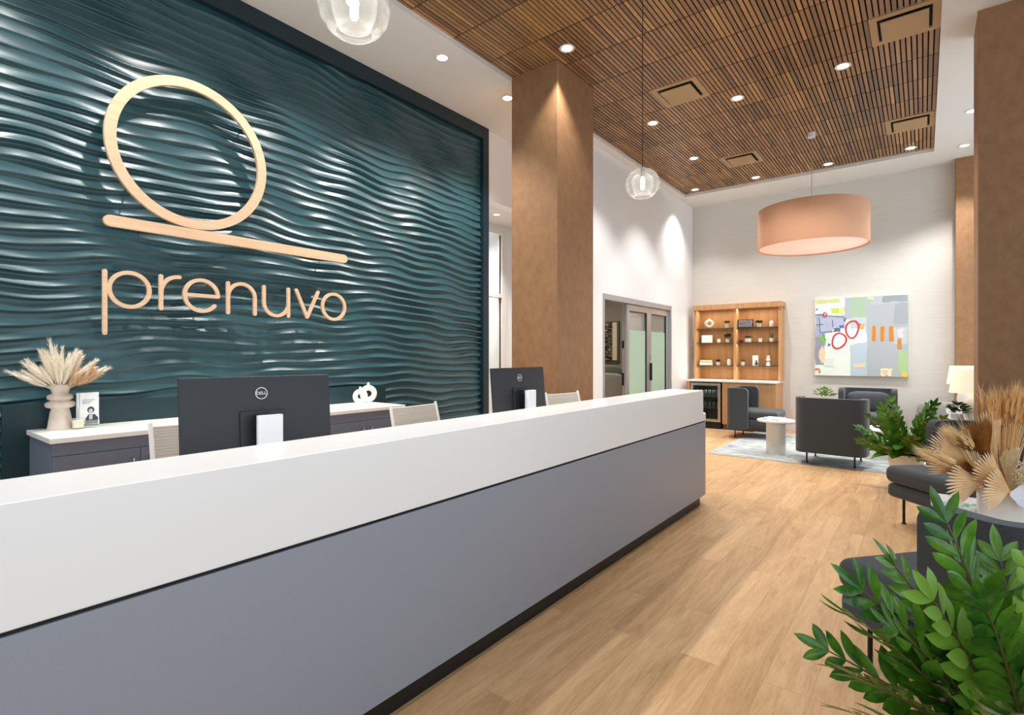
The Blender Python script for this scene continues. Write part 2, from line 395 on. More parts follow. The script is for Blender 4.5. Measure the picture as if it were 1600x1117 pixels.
# white soffit ring around the slatted tray
bm = B(); box(bm, -4.75, -3.58, -3, 5.36, ZC, ZC+.2); box(bm, -4.75, -3.58, 5.36, 10.95, ZC, ZC+.2)
box(bm, .13, 2.0, -3, 10.95, ZC, ZC+.2); box(bm, -3.58, .13, 9.99, 10.95, ZC, ZC+.2)
struct('ceiling', bm, ceil_white)
# slatted walnut tray
PX, PY = .525, .532
bm = B(); lay = bm.faces.layers.float.new('tone') if False else None
V = []; F = []; tone = []; mi = []
def addbox(x0, x1, y0, y1, z0, z1, t, k):
    b = len(V)
    for x in (x0, x1):
        for y in (y0, y1):
            for z in (z0, z1): V.append((x, y, z))
    for f in ((0, 1, 3, 2), (4, 6, 7, 5), (0, 4, 5, 1), (2, 3, 7, 6), (0, 2, 6, 4), (1, 5, 7, 3)):
        F.append([b+i for i in f]); tone.append(t); mi.append(k)
vents = [(-2.495, 5.80), (-2.495, 8.46), (-.395, 5.80), (-.395, 8.46)]
ny0 = -16; pitch = PX/12
for i in range(8):
    for j in range(ny0, 9):
        X0 = .13-(i+1)*PX; Y0 = 5.80+j*PY; Y1 = min(Y0+PY, 9.99)
        if Y0 > 9.98: continue
        if any(abs(X0-vx) < .1 and abs(Y0-vy) < .1 for vx, vy in vents): continue
        base = random.random()
        for k in range(12):
            xa = X0+k*pitch+.0062; xb = X0+(k+1)*pitch-.0062
            if xb < -3.58: continue
            xa = max(xa, -3.58)
            t = min(1, max(0, .5+(base-.5)*.3+random.gauss(0, .20)))
            if random.random() < .12:
                c = Y0+PY*random.uniform(.3, .7)
                addbox(xa, xb, Y0+.007, c, ZW, ZW+.02, t, 0); addbox(xa, xb, c, Y1-.007, ZW, ZW+.02, min(1, max(0, t+random.gauss(0, .2))), 0)
            else: addbox(xa, xb, Y0+.007, Y1-.007, ZW, ZW+.02, t, 0)
addbox(-3.58, .13, -3, 9.99, ZW+.024, ZW+.10, 0, 1)
me = bpy.data.meshes.new('ceiling'); me.from_pydata(V, [], F); me.update()
me.polygons.foreach_set('material_index', mi)
at = me.attributes.new('tone', 'FLOAT', 'FACE'); at.data.foreach_set('value', tone)
o = link('ceiling', me, [slat_m, slat_back]); o['kind'] = 'structure'

# vents and lights in the tray
VL = ['square tan air vent in the slatted wood ceiling left of the nearest centre downlight', 'small far square tan ceiling vent, left of the drum pendant cord',
      'large near square tan air vent at the top right edge of the slatted wood ceiling', 'far square tan air vent at the right edge of the slatted wood ceiling']
for (vx, vy), lb in zip(vents, VL):
    t = thing('ceiling_vent', lb, 'vent', (vx+PX/2, vy+PY/2, ZW))
    a = PX/2; b = PY/2
    bm = B()
    for x0, x1, y0, y1 in ((-a, a, -b, -b+.06), (-a, a, b-.06, b), (-a, -a+.06, -b+.06, b-.06), (a-.06, a, -b+.06, b-.06)): box(bm, x0, x1, y0, y1, -.006, .02)
    obj('vent_frame', bm, vent_m, t)
    obj('vent_core', box(B(), -a+.06, a-.06, -b+.06, b-.06, .012, .02), vent_d, t)
    obj('vent_plate', box(B(), -a+.085, a-.085, -b+.085, b-.085, -.028, -.016), vent_m, t, bevel=.003)
    obj('vent_hanger', box(B(), -.03, .03, -.03, .03, -.016, .012), vent_d, t)

def spot(parent, power, ang=75, blend=.8, col=(1, .975, .935), z=-.02, r=.05):
    l = bpy.data.lights.new('downlight_beam', 'SPOT'); l.energy = power; l.spot_size = math.radians(ang); l.spot_blend = blend; l.color = col; l.shadow_soft_size = r
    o = bpy.data.objects.new('downlight_beam', l); COL.objects.link(o); o.parent = parent; o.location = (0, 0, z); return o
def make_down():
    t = thing('recessed_downlight', 'x', 'downlight', group='round recessed downlights')
    obj('trim_ring', lathe(B(), [(.052, 0), (.075, 0), (.078, -.006), (.066, -.010), (.052, -.004)], n=32, cap=False), trim_m, t, smooth=True)
    obj('lens', lathe(B(), [(0, 0), (.056, 0), (.056, -.004), (0, -.006)], n=32, cap=False), lens_m, t)
    return t
dn = make_down()
DL = [((-2.797, 4.486), ZW, 'wood', 'recessed downlight in the wood ceiling directly above the corner of the front tan column'),
      ((-.668, 6.557), ZW, 'wood', 'largest recessed downlight right of centre in the wood ceiling, below the near right air vent'),
      ((-1.742, 6.603), ZW, 'wood', 'recessed downlight in the wood ceiling just right of the large left air vent'),
      ((-2.809, 6.631), ZW, 'wood', 'recessed downlight in the wood ceiling just right of the far glass pendant cord'),
      ((-2.81, 8.209), ZW, 'wood', 'recessed downlight in the wood ceiling left of the small far air vent'),
      ((-.142, 9.771), ZW, 'wood', 'recessed downlight in the far right corner of the wood ceiling'),
      ((-1.197, 9.779), ZW, 'wood', 'recessed downlight at the far edge of the wood ceiling, right of the drum pendant cord'),
      ((-2.27, 9.755), ZW, 'wood', 'recessed downlight at the far edge of the wood ceiling, left of the drum pendant cord'),
      ((-3.325, 9.783), ZW, 'wood', 'recessed downlight in the far left corner of the wood ceiling'),
      ((-3.836, 3.781), ZC, 'soffit', 'recessed downlight in the white ceiling strip right of the near glass pendant'),
      ((-3.836, 4.844), ZC, 'soffit', 'recessed downlight in the white ceiling strip beside the front tan column'),
      ((.479, 8.612), ZC, 'right', 'nearer recessed downlight in the white ceiling at the right, cut by the big tan column'),
      ((.471, 9.967), ZC, 'right', 'farther recessed downlight in the white ceiling at the right, above the far tan column'),
      ((-4.975, 6.024), 3.47, 'low', 'recessed downlight in the low white ceiling of the passage above the glazed door')]
first = True
for (x, y), z, k, lb in DL:
    t = dn if first else copy_tree(dn)
    first = False
    t.location = (x, y, z); t['label'] = lb
    if k == 'low': t.scale = (.8, .8, .8)
    far = k == 'wood' and y > 9
    spot(t, SPOTS[k]*(1.0 if far else 1.9 if y < 4.6 and k == 'wood' else 1), 62 if far else (106 if k == 'soffit' else 95), .55 if far else .6)
# the rest of the soffit row, above and left of the frame, lights the wave wall too
for y in (2.72, 1.66, .60, -.46):
    t = copy_tree(dn); t.location = (-3.836, y, ZC); t['label'] = 'recessed downlight of the same row, in the white ceiling strip above the wave wall'
    for c in t.children:
        if c.type == 'LIGHT': c.data = c.data.copy(); c.data.energy = SPOTS['soffit']; c.data.spot_size = math.radians(106); c.data.spot_blend = .6
for x in (-.7, -2.8):
    for y in (.6, 2.6):
        t = copy_tree(dn); t.location = (x, y, ZW); t['label'] = 'recessed downlight in the near part of the wood ceiling'
        for c in t.children:
            if c.type == 'LIGHT': c.data = c.data.copy(); c.data.energy = SPOTS['wood']

# wave wall panel (heightfield)
def wave_wall():
    y0, y1, z0, z1 = -1.6, 5.26, 0.0, 4.24
    ny, nz = 300, 1060
    Y = np.linspace(y0, y1, ny)[None, :]; Z = np.linspace(z0, z1, nz)[:, None]
    p = .086
    ph = .62*(0.75*np.sin(1.1*Y+.5*Z+.6)+.30*np.sin(2.9*Y-1.3*Z+2)+.16*np.sin(5.3*Y+2.1*Z+.4)+.13*np.sin(7.9*Y-3.1*Z+1.1)
          + .09*np.sin(8.7*Y+5.2*Z+3)+.13*np.sin(3.3*Y-7.7*Z+5)+.05*np.sin(11.5*Y-8.6*Z+.9)+.16*np.sin(3.4*Y+11*Z+2.2))
    u = Z/p+ph*1.0
    t = 1-(u-np.floor(u))            # 0 at the top of a band, 1 at its lower lip
    amp = .030*(.66+.30*np.sin(3.7*Y+2.3*Z+1)*np.sin(1.9*Y-4.1*Z+2)+.22*np.sin(9*Y+14*Z))
    amp = np.clip(amp, .009, .036)
    lip = .80
    h = np.where(t < lip, (t/lip)**1.9, .5+.5*np.cos((t-lip)/(1-lip)*PI))
    X = -4.625+amp*h
    V = np.stack([X, np.broadcast_to(Y, X.shape), np.broadcast_to(Z, X.shape)], -1).reshape(-1, 3)
    idx = np.arange(nz*ny).reshape(nz, ny)
    F = np.stack([idx[:-1, :-1], idx[:-1, 1:], idx[1:, 1:], idx[1:, :-1]], -1).reshape(-1, 4)
    me = bpy.data.meshes.new('wave_panel'); me.vertices.add(len(V)); me.vertices.foreach_set('co', V.ravel())
    me.loops.add(F.size); me.loops.foreach_set('vertex_index', F.ravel()); me.polygons.add(len(F)); me.polygons.foreach_set('loop_start', np.arange(0, F.size, 4))
    me.polygons.foreach_set('use_smooth', np.ones(len(F), bool)); me.update(calc_edges=True); me.validate()
    return me
wp = thing('wave_wall_panel', 'dark teal sculpted wave panelling with a flat dark frame covering the feature wall', 'wall panel', (0, 0, 0))
link('wave_relief', wave_wall(), teal, wp)
bm = B(); box(bm, -4.64, -4.56, -1.6, 5.36, 4.24, 4.398); box(bm, -4.64, -4.56, 5.25, 5.36, 0, 4.24)
obj('panel_frame', bm, teal_dark, wp, bevel=.002)
sp = obj('backsplash_panel', box(B(), -4.588, -4.567, .65, 3.65, 0, 1.073), teal_flat); tag(sp, 'flat dark teal backsplash board behind the low white-topped cabinets', 'panel')

# storefront window in the passage
w = thing('window_1', None, None); w['kind'] = 'structure'
bm = B(); X0, X1 = -5.45, -5.37
box(bm, X0, X1+.02, 6.62, 6.74, 0, 3.40); box(bm, X0, X1+.02, 4.9, 6.62, 3.32, 3.40); box(bm, X0, X1+.02, 4.9, 6.62, 2.31, 2.37); box(bm, X0, X1+.02, 4.9, 4.98, 0, 3.4); box(bm, X0, X1+.02, 4.9, 6.62, 0, .12)
obj('window_frame', bm, frame_white, w, bevel=.003)
bm = B(); box(bm, -5.40, -5.385, 6.604, 6.62, .12, 2.31); box(bm, -5.40, -5.385, 6.604, 6.62, 2.37, 3.32); obj('window_gasket', bm, black, w)
obj('window_pane', box(B(), -5.415, -5.405, 4.98, 6.60, .12, 3.32), clear, w)
obj('door_latch', box(B(), -5.36, -5.33, 5.95, 5.98, .98, 1.12), chrome, w)

# columns
c1 = struct('tan_column', box(B(), -3.58, -2.98, 4.595, 5.345, 0, ZW), suede, bevel=.004); tag(c1, 'big square tan column standing behind the reception desk, up to the wood ceiling', 'column'); del c1['kind']
c2 = struct('tan_column', box(B(), .38, 1.15, 6.138, 6.63, 0, ZC), suede, bevel=.004); tag(c2, 'large tan column at the right edge of the view, beside the dried flowers', 'column'); del c2['kind']
c3 = struct('tan_column', box(B(), .395, 1.2, 10.55, 10.80, 0, ZC), suede, bevel=.004); tag(c3, 'far shallow tan column against the pale back wall, behind the table lamps', 'column'); del c3['kind']
struct('baseboard_left', box(B(), -3.72, -3.708, 9.61, 10.8, 0, .1), white_wall)
struct('baseboard_back', box(B(), -2.0, .39, 10.788, 10.8, 0, .1), white_wall)

# glass folding doors to the office
d = thing('door_1', None, None); d['kind'] = 'structure'
bm = B(); box(bm, -3.83, -3.70, 6.96, 9.61, 2.215, 2.30); box(bm, -3.83, -3.70, 6.96, 6.985, 0, 2.215); box(bm, -3.83, -3.70, 9.565, 9.61, 0, 2.215)
obj('door_frame', bm, alu, d, bevel=.002)
def leaf(y0, y1, parent):
    st = .085; bm = B()
    box(bm, -3.80, -3.75, y0, y0+st, .01, 2.21); box(bm, -3.80, -3.75, y1-st, y1, .01, 2.21); box(bm, -3.80, -3.75, y0+st, y1-st, 2.11, 2.21); box(bm, -3.80, -3.75, y0+st, y1-st, .01, .2)
    a = obj('door_leaf', bm, alu, parent, bevel=.002)
    bm = B(); box(bm, -3.79, -3.76, y0+st, y1-st, 2.10, 2.11); box(bm, -3.79, -3.76, y1-st-.03, y1-st, .2, 2.11); obj('glazing_bead', bm, black, a)
    obj('clear_pane', box(B(), -3.78, -3.774, y0+st, y1-st, 1.80, 2.11), clear, a)
    obj('frosted_pane', box(B(), -3.782, -3.772, y0+st, y1-st, .2, 1.80), sage_frost, a)
    return a
l1 = leaf(7.83, 8.695, d); l2 = leaf(8.70, 9.565, d)
obj('door_handle', box(B(), -3.75, -3.71, 8.715, 8.74, .95, 1.25), black_metal, l2, bevel=.004)
obj('door_latch', box(B(), -3.75, -3.725, 8.70, 8.73, 1.32, 1.42), chrome, l1, bevel=.004)
bm = B(); box(bm, -3.838, -3.808, 7.84, 8.68, .01, 2.21); a = obj('door_leaf', bm, alu, d, bevel=.002)
obj('door_handle', box(B(), -3.835, -3.812, 7.815, 7.84, .9, 1.1), black_metal, a); obj('door_latch', box(B(), -3.835, -3.812, 7.815, 7.84, 1.5, 1.62), black_metal, a)

# ------------------------------------------------------------------ reception desk
XF, XB = -1.589, -1.903      # front face, back of the raised counter
desk = thing('reception_desk', 'long white and grey reception desk with a raised counter and black toe kick', 'reception desk', (0, 0, 0))
def plan(xf, xb, y0, y1, r=.16, n=10):
    pts = [(xb, y0), (xf, y0)]
    pts += [(xf-r+r*math.cos(t), y1-r+r*math.sin(t)) for t in [PI/2*k/n for k in range(n+1)]]
    pts += [(xb+r+r*math.cos(t), y1-r+r*math.sin(t)) for t in [PI/2+PI/2*k/n for k in range(n+1)]]
    return pts
y0 = -1.0
def skin(xf, xb, ye, r, w, z0, z1):
    pts = [(xf-w/2, -1.0), (xf-w/2, 2.0), (xf-w/2, ye-r-.01)]+[(xf-r+(r-w/2)*math.cos(t), ye-r+(r-w/2)*math.sin(t)) for t in [PI/2*k/10 for k in range(11)]]+[(xb, ye-w/2)]
    return ribbon(B(), pts, w, z0, z1, caps=False)
obj('front_panel', skin(XF-.004, XB-.50, 5.10, .15, .03, .10, .775), desk_grey, desk, smooth=True)
obj('shadow_gap', skin(XF-.012, XB-.50, 5.09, .15, .02, .775, .788), black, desk, smooth=True)
obj('toe_kick', skin(XF-.045, XB-.48, 5.05, .13, .02, 0, .10), black, desk, smooth=True)
bm = B(); prism(bm, plan(XF-.0015, XB-.60, y0, 5.115, .17), .788, .85); obj('work_surface', bm, solid, desk, smooth=True)
obj('raised_counter', box(B(), XB, XF, y0, 4.90, .7885, 1.07), solid, desk, bevel=.003)

# ------------------------------------------------------------------ monitors
def make_monitor():
    t = thing('computer_monitor', 'x', 'monitor', group='computer monitors on the desk')
    # local: x along the width, back faces -y, origin under the stand on the work surface
    M = Matrix.Translation((0, 0, .275)) @ Matrix.Rotation(math.radians(-5), 4, 'X')
    bm = B(); box(bm, -.305, .305, -.004, .014, -.18, .18, M=M)
    pn = obj('display_panel', bm, mon_black, t, bevel=.005, seg=3)
    bm = B(); prism(bm, rrect(-.09, .09, -.14, .035, .008), 0, 1, M=M @ Matrix.Translation((0, -.013, 0)) @ Matrix.Rotation(PI/2, 4, 'X') @ Matrix.Scale(-.009, 4, (0, 0, 1)))
    obj('back_housing', bm, mon_black, pn, bevel=.004, seg=2)
    obj('screen', box(B(), -.298, .298, .014, .0155, -.165, .174, M=M), screen_m, pn)
    bm = B(); box(bm, -.03, .03, -.05, -.013, -.13, .02, M=M); obj('mount_plate', bm, mon_black, pn)
    L = M @ Matrix.Translation((0, -.0045, .107)) @ Matrix.Rotation(PI/2, 4, 'X')
    bm = B(); ribbon(bm, arc(0, 0, .0235, .0235, 0, 360, 40)[:-1], .0028, 0, .0008, M=L, closed=True)
    rg = obj('logo_ring', bm, silver, pn)
    me = text_mesh('DELL', .0185); me.transform(L @ Matrix.Translation((0, 0, .0004))); link('logo_lettering', me, silver, rg)
    # stand
    bm = B(); prism(bm, rrect(-.050, .050, -.022, .012, .010), 0, .285); st = obj('stand_upright', bm, silver, t, smooth=True); st.location = (0, -.085, .012)
    obj('stand_arm', box(B(), -.03, .03, -.06, -.022, .16, .27), black, t)
    bm = B(); prism(bm, rrect(-.13, .13, -.13, .07, .02), 0, .012); obj('stand_base', bm, silver, t, smooth=True)
    return t
m1 = make_monitor(); m1.location = (-2.215, 1.117, .851); 
m1.rotation_euler = (0, 0, 0)
def orient(o, ang_from_y):  # local +x points this many degrees clockwise of world +Y, back (-y) then faces +X
    o.rotation_euler = (0, 0, math.radians(90-ang_from_y))
m1['label'] = 'near large black computer monitor seen from behind, on the reception desk'
orient(m1, 7)
m2 = copy_tree(m1); m2.location = (-2.26, 3.0, .851); orient(m2, 0); m2['label'] = 'far black computer monitor seen from behind, on the desk in front of the tan column'

# ------------------------------------------------------------------ task chairs
def make_task():
    t = thing('office_chair', 'x', 'chair', group='ribbed office chairs behind the desk')   # faces +x
    Mx = Matrix.Translation((-.20, 0, .50)) @ Matrix.Rotation(math.radians(-14), 4, 'Y')
    V = []; F = []; nz = 90; ny = 12
    for side in (0, 1):
        for i in range(nz+1):
            for j in range(ny+1):
                z = .54*i/nz; y = (-.225+.45*j/ny)*(1-.04*(i/nz))
                x = -.02*math.cos(PI*(j/ny-.5))+.0035*math.sin(2*PI*z/.016)-side*.010
                V.append(Mx @ Vector((x, y, z)))
        b = side*(nz+1)*(ny+1)
        for i in range(nz):
            for j in range(ny):
                q = b+i*(ny+1)+j; F.append((q, q+1, q+ny+2, q+ny+1))
    raw('backrest', V, F, mesh_fab, t)
    for sy in (-1, 1):
        bm = B(); tube(bm, [Mx @ Vector((0, sy*.232, -.06)), Mx @ Vector((0, sy*.228, .25)), Mx @ Vector((0, sy*.222, .555))], [.013, .012, .011]); obj('back_post', bm, chair_white, t, smooth=True)
        bm = B(); tube(bm, [(-.22, sy*.24, .62), (-.1, sy*.27, .67), (.15, sy*.27, .66), (.2, sy*.25, .5)], .012); obj('armrest', bm, chair_white, t, smooth=True)
    obj('seat', cushion(B(), -.24, .24, -.235, .235, .44, .50), mesh_fab, t)
    obj('gas_column', tube(B(), [(0, 0, .12), (0, 0, .45)], .025), chrome, t, smooth=True)
    for k in range(5):
        a = 2*PI*k/5; bm = B(); tube(bm, [(0, 0, .12), (.30*math.cos(a), .30*math.sin(a), .075)], [.022, .014]); lg = obj('base_arm', bm, chair_white, t, smooth=True)
        obj('caster', lathe(B(), [(.0, 0), (.02, .004), (.028, .028), (.02, .052), (0, .056)], (.30*math.cos(a), .30*math.sin(a), 0), n=12, cap=False), black, lg, smooth=True)
    return t
tc = make_task(); tc.location = (-2.84, 1.235, 0); tc['label'] = 'ribbed beige office chair back mostly hidden behind the near monitor, left of it'
for (x, y, z, r, lb) in [(-2.62, 2.63, 0, .03, 'ribbed beige office chair between the two monitors, in front of the grey cabinets'),
                      (-2.44, 4.28, 0, -.2, 'pale office chair in front of the tan column, right of the far monitor')]:
    c = copy_tree(tc); c.location = (x, y, z); c.rotation_euler = (0, 0, r); c['label'] = lb

# ------------------------------------------------------------------ credenza
CY = [.78, 1.653, 2.527, 3.40]
CL = ['dark grey two-door base cabinet under the vase end of the white worktop', 'dark grey two-door base cabinet in the middle of the row, behind the near monitor',
      'dark grey two-door base cabinet at the right end of the row, below the ring vases']
for k in range(3):
    a, b = CY[k], CY[k+1]
    c = thing('base_cabinet', CL[k], 'cabinet', (0, 0, 0), group='base cabinets against the wave wall')
    obj('cabinet_body', box(B(), -4.565, -4.0, a, b, .0, .878), cab_grey, c)
    mid = (a+b)/2
    for y0_, y1_, hy in ((a+.002, mid-.0015, mid-.045), (mid+.0015, b-.002, mid+.045)):
        dd = obj('cabinet_door', box(B(), -4.0, -3.98, y0_, y1_, .1, .80), cab_grey, c, bevel=.0015)
        bm = B(); tube(bm, [(-3.98, hy, .74), (-3.952, hy, .735), (-3.948, hy, .72), (-3.948, hy, .60), (-3.952, hy, .585), (-3.98, hy, .58)], .0055); obj('door_handle', bm, chrome, dd, smooth=True)
    obj('top_rail', box(B(), -4.0, -3.985, a, b, .803, .878), cab_grey, c)
ct = obj('worktop', box(B(), -4.568, -3.965, .765, 3.41, .88, .91), counter_m, bevel=.002); tag(ct, 'white worktop lying along the grey cabinets below the wave wall', 'worktop')

# vase with pampas
ZT = .911
vs = obj('ceramic_vase', lathe(B(), [(.085, 0), (.083, .005), (.066, .15), (.058, .185), (.062, .19), (.088, .20), (.098, .215), (.098, .232), (.088, .248), (.066, .256), (.062, .262), (.070, .266), (.082, .275), (.086, .292), (.080, .312), (.060, .322), (.052, .328), (.072, .40), (.076, .41), (.070, .408), (.045, .34), (.0, .33)], n=48, cap=False), cream_cer)
vs.location = (-4.475, .915, ZT); vs.scale = (.80, .80, .71); tag(vs, 'blush ceramic vase with two bulging rings, on the white worktop left', 'vase')
def plume(L, R, n=150, seed=0):
    r = random.Random(seed); V = []; F = []
    for i in range(7):      # core
        t = i/6; rad = R*.55*math.sin(PI*min(.98, .08+.86*t))**.8
        for k in range(6): V.append((rad*math.cos(k*PI/3), rad*math.sin(k*PI/3), L*(.35+.62*t)))
    for i in range(6):
        for k in range(6): F.append((i*6+k, i*6+(k+1) % 6, i*6+6+(k+1) % 6, i*6+6+k))
    for i in range(n):
        t = r.random(); z = L*(.33+.62*t); a = r.random()*2*PI; rad = R*(.5+.5*math.sin(PI*min(1, .15+.8*t)))
        p = Vector((0, 0, z)); q = Vector((rad*math.cos(a), rad*math.sin(a), z+L*.13*r.uniform(.6, 1.4)))
        sd = Vector((-math.sin(a), math.cos(a), 0))*R*.10; b = len(V)
        V += [p+sd, p-sd, q]; F.append((b, b+1, b+2))
    b = len(V); 
    for k in range(4): V.append((.0018*math.cos(k*PI/2), .0018*math.sin(k*PI/2), 0))
    for k in range(4): V.append((.0015*math.cos(k*PI/2), .0015*math.sin(k*PI/2), L*.4))
    for k in range(4): F.append((b+k, b+(k+1) % 4, b+4+(k+1) % 4, b+4+k))
    return V, F
bq = thing('pampas_bouquet', 'bouquet of white and tan dried pampas plumes in the blush ringed vase', 'dried flowers', (-4.475, .915, ZT+.24))
pv = [plume(.29, .018, 170, 1), plume(.31, .014, 150, 2), plume(.26, .026, 220, 3)]
pm = []
for i, (V_, F_) in enumerate(pv):
    me = bpy.data.meshes.new('pampas_plume'); me.from_pydata([tuple(v) for v in V_], [], F_); me.update(); me.materials.append([pampas_w, pampas_w, pampas_t][i]); pm.append(me)
rr = random.Random(5)
for i in range(44):
    me = pm[(0, 1, 0, 1, 0, 2, 1)[i % 7]]
    o = bpy.data.objects.new('pampas_plume', me); COL.objects.link(o); o.parent = bq
    az = rr.random()*2*PI; tilt = math.radians(62)*math.sqrt(rr.random())
    # flatten towards the wall
    d = Vector((abs(math.sin(tilt)*math.cos(az))*.7-.05, math.sin(tilt)*math.sin(az), math.cos(tilt))).normalized()
    o.rotation_mode = 'QUATERNION'; o.rotation_quaternion = d.to_track_quat('Z', 'Y'); k = rr.uniform(.8, 1.0)*(1.12 if tilt < .5 else 1); o.scale = (1.6, 1.6, k)
    o.location = (d.x*.01, d.y*.01, 0)
# candle, brochures
cn = thing('candle_jar', 'small glass candle jar in front of the white brochure stand on the worktop', 'candle', (-4.37, .985, ZT))
obj('glass_jar', lathe(B(), [(.0, 0), (.033, 0), (.034, .07), (.031, .07), (.030, .008), (0, .008)], n=32, cap=False), clear, cn, smooth=True)
obj('wax', lathe(B(), [(0, .009), (.029, .009), (.029, .055), (0, .056)], n=32, cap=False), wax, cn, smooth=True)
br = thing('brochure_stand', 'clear stand with folded white brochures showing a grey printed portrait, on the worktop', 'brochures', (-4.42, 1.055, ZT), math.radians(-12))
# faces +x
bm = B(); box(bm, -.02, .045, -.055, .055, 0, .004); box(bm, .041, .045, -.055, .055, 0, .05); box(bm, -.024, -.020, -.055, .055, 0, .2); obj('acrylic_holder', bm, clear, br)
for k in range(5):
    M = Matrix.Translation((.002+.007*k, -.006*k if k < 4 else 0, .005)) @ Matrix.Rotation(math.radians(5-1.5*k), 4, 'Y') @ Matrix.Rotation(math.radians((4-k)*4), 4, 'Z')
    lf = obj('brochure', box(B(), -.0015, .0015, -.050, .050, 0, .228, M=M), paper if k in (0, 2, 4) else paper_grey, br)
    if k == 4:
        Mf = M @ Matrix.Translation((.0018, 0, 0)) @ Matrix(((0, 0, 1, 0), (1, 0, 0, 0), (0, 1, 0, 0), (0, 0, 0, 1)))
        bm = B()
        for i in range(3): box(bm, -.038, .028-.012*i, .178-.011*i, .1805-.011*i, 0, .0004, M=Mf)
        prism(bm, arc(.008, .112, .019, .022, 0, 360, 16)[:-1], 0, .0004, M=Mf)
        prism(bm, [(-.022, .02), (.044, .02), (.046, .06), (.028, .083), (-.004, .083), (-.02, .055)], 0, .0004, M=Mf)
        box(bm, -.048, .049, .006, .018, 0, .0003, M=Mf)
        pr = obj('printed_portrait', bm, print_m, lf)
        bm = B(); prism(bm, arc(.008, .106, .011, .014, 0, 360, 14)[:-1], .0004, .0008, M=Mf); prism(bm, [(-.002, .05), (.016, .05), (.018, .08), (0, .08)], .0004, .0008, M=Mf); obj('printed_face', bm, paper_grey, pr)
# ring vases
def ring_vase(R, r, neck, m, name='ring_vase', parent=None):
    bm = B(); n1, n2 = 40, 16; rings = []
    for i in range(n1):
        a = 2*PI*i/n1; c = Vector((0, R*math.cos(a), R*math.sin(a)+R+r))
        rings.append([bm.verts.new(c+Vector((r*.8*math.sin(b), math.cos(a)*r*math.cos(b), math.sin(a)*r*math.cos(b)))) for b in [2*PI*k/n2 for k in range(n2)]])
    for i in range(n1):
        a, b = rings[i], rings[(i+1) % n1]
        for k in range(n2): bm.faces.new((a[k], a[(k+1) % n2], b[(k+1) % n2], b[k]))
    lathe(bm, [(r*.62, 2*R+1.7*r), (r*.42, 2*R+2*r+neck*.45), (r*.45, 2*R+2*r+neck), (r*.34, 2*R+2*r+neck), (r*.3, 2*R+1.8*r)], n=20, cap=False)
    o = obj(name, bm, m, parent, smooth=True); return o
v1 = ring_vase(.060, .0285, .028, white_cer); v1.location = (-4.49, 3.37, ZT-.003); v1.rotation_euler = (0, 0, math.radians(-24)); tag(v1, 'larger white ring-shaped vase, the right one of the pair on the worktop', 'vase')
v2 = ring_vase(.049, .025, .022, white_cer); v2.location = (-4.42, 3.22, ZT-.003); v2.rotation_euler = (0, 0, math.radians(-24)); tag(v2, 'smaller white ring-shaped vase, the left one of the pair on the worktop', 'vase')
cn2 = obj('candle_jar', lathe(B(), [(0, 0), (.024, 0), (.026, .055), (.022, .055), (.021, .045), (0, .045)], n=24, cap=False), white_cer, smooth=True); cn2.location = (-4.33, 3.14, ZT); tag(cn2, 'tiny white candle cup in front of the smaller ring vase', 'candle')

# ------------------------------------------------------------------ wall sign (plane x = -4.5, strokes in y-z)
MS = Matrix(((0, 0, 1, -4.515), (1, 0, 0, 0), (0, 1, 0, 0), (0, 0, 0, 1)))
T = .028; zc, zt_, zb = 1.863, 1.985, 1.742; R0 = .122
def letter(name, strokes, label, w=T, closed=None, dep=.022):
    bm = B()
    for i, p in enumerate(strokes): ribbon(bm, p, w, 0, dep-.0005*i, M=MS)
    for p in (closed or []): ribbon(bm, p, w, 0, dep-.0007, M=MS, closed=True)
    # stand-off pins to the wall
    for p in (strokes[:1] or closed[:1]):
        for q in (p[len(p)//6], p[-1-len(p)//6]):
            tube(bm, [(-4.628, q[0], q[1]), (-4.514, q[0], q[1])], .003, 6, mi=1)
    o = obj(name, bm, [sign_wood, teal_dark]); tag(o, label, 'sign letter', 'wooden letters of the wall sign'); return o
circ = lambda y, z, r, n=56: arc(y, z, r, r, 0, 360, n)[:-1]
letter('letter_p', [[(1.161, 1.549), (1.161, 1.77), (1.161, 1.98)]], "thin light wood letter p, first letter of the name on the teal wave wall", closed=[circ(1.308, zc, R0)])
letter('letter_r', [[(1.505, zb), (1.505, 1.86), (1.505, zt_)], [(1.505, 1.83)]+arc(1.625, 1.868, .118, .122, 178, 88, 14)], "light wood letter r, second letter of the name on the teal wave wall")
letter('letter_e', [arc(1.788, zc, R0, R0, 0, 322, 44), [(1.668, zc), (1.79, zc), (1.91, zc)]], "light wood letter e, third letter of the name on the teal wave wall")
letter('letter_n', [[(1.989, zb), (1.989, 1.86), (1.989, zt_)], [(2.21, zb), (2.21, 1.80)]+arc(2.10, 1.876, .110, .112, 0, 180, 24)+[(1.989, 1.80)]], "light wood letter n, fourth letter of the name on the teal wave wall")
letter('letter_u', [[(2.511, zb), (2.511, 1.86), (2.511, zt_)], [(2.288, zt_), (2.288, 1.93)]+arc(2.3995, 1.852, .1115, .112, 180, 360, 24)+[(2.511, 1.9)]], "light wood letter u, fifth letter of the name on the teal wave wall")
letter('letter_v', [[(2.587, zt_), (2.694, zb+.002)], [(2.806, zt_), (2.696, zb+.002)]], "light wood letter v, sixth letter of the name on the teal wave wall")
letter('letter_o', [], "light wood letter o, last letter of the name on the teal wave wall", closed=[circ(2.975, 1.860, R0)])
em = thing('wall_emblem', 'large light wood ring resting on a slanting-looking wood bar, mounted above the wall lettering', 'wall sign')
bm = B(); ribbon(bm, arc(1.727, 2.955, .538, .540, 0, 360, 96)[:-1], .072, 0, .03, M=MS, closed=True)
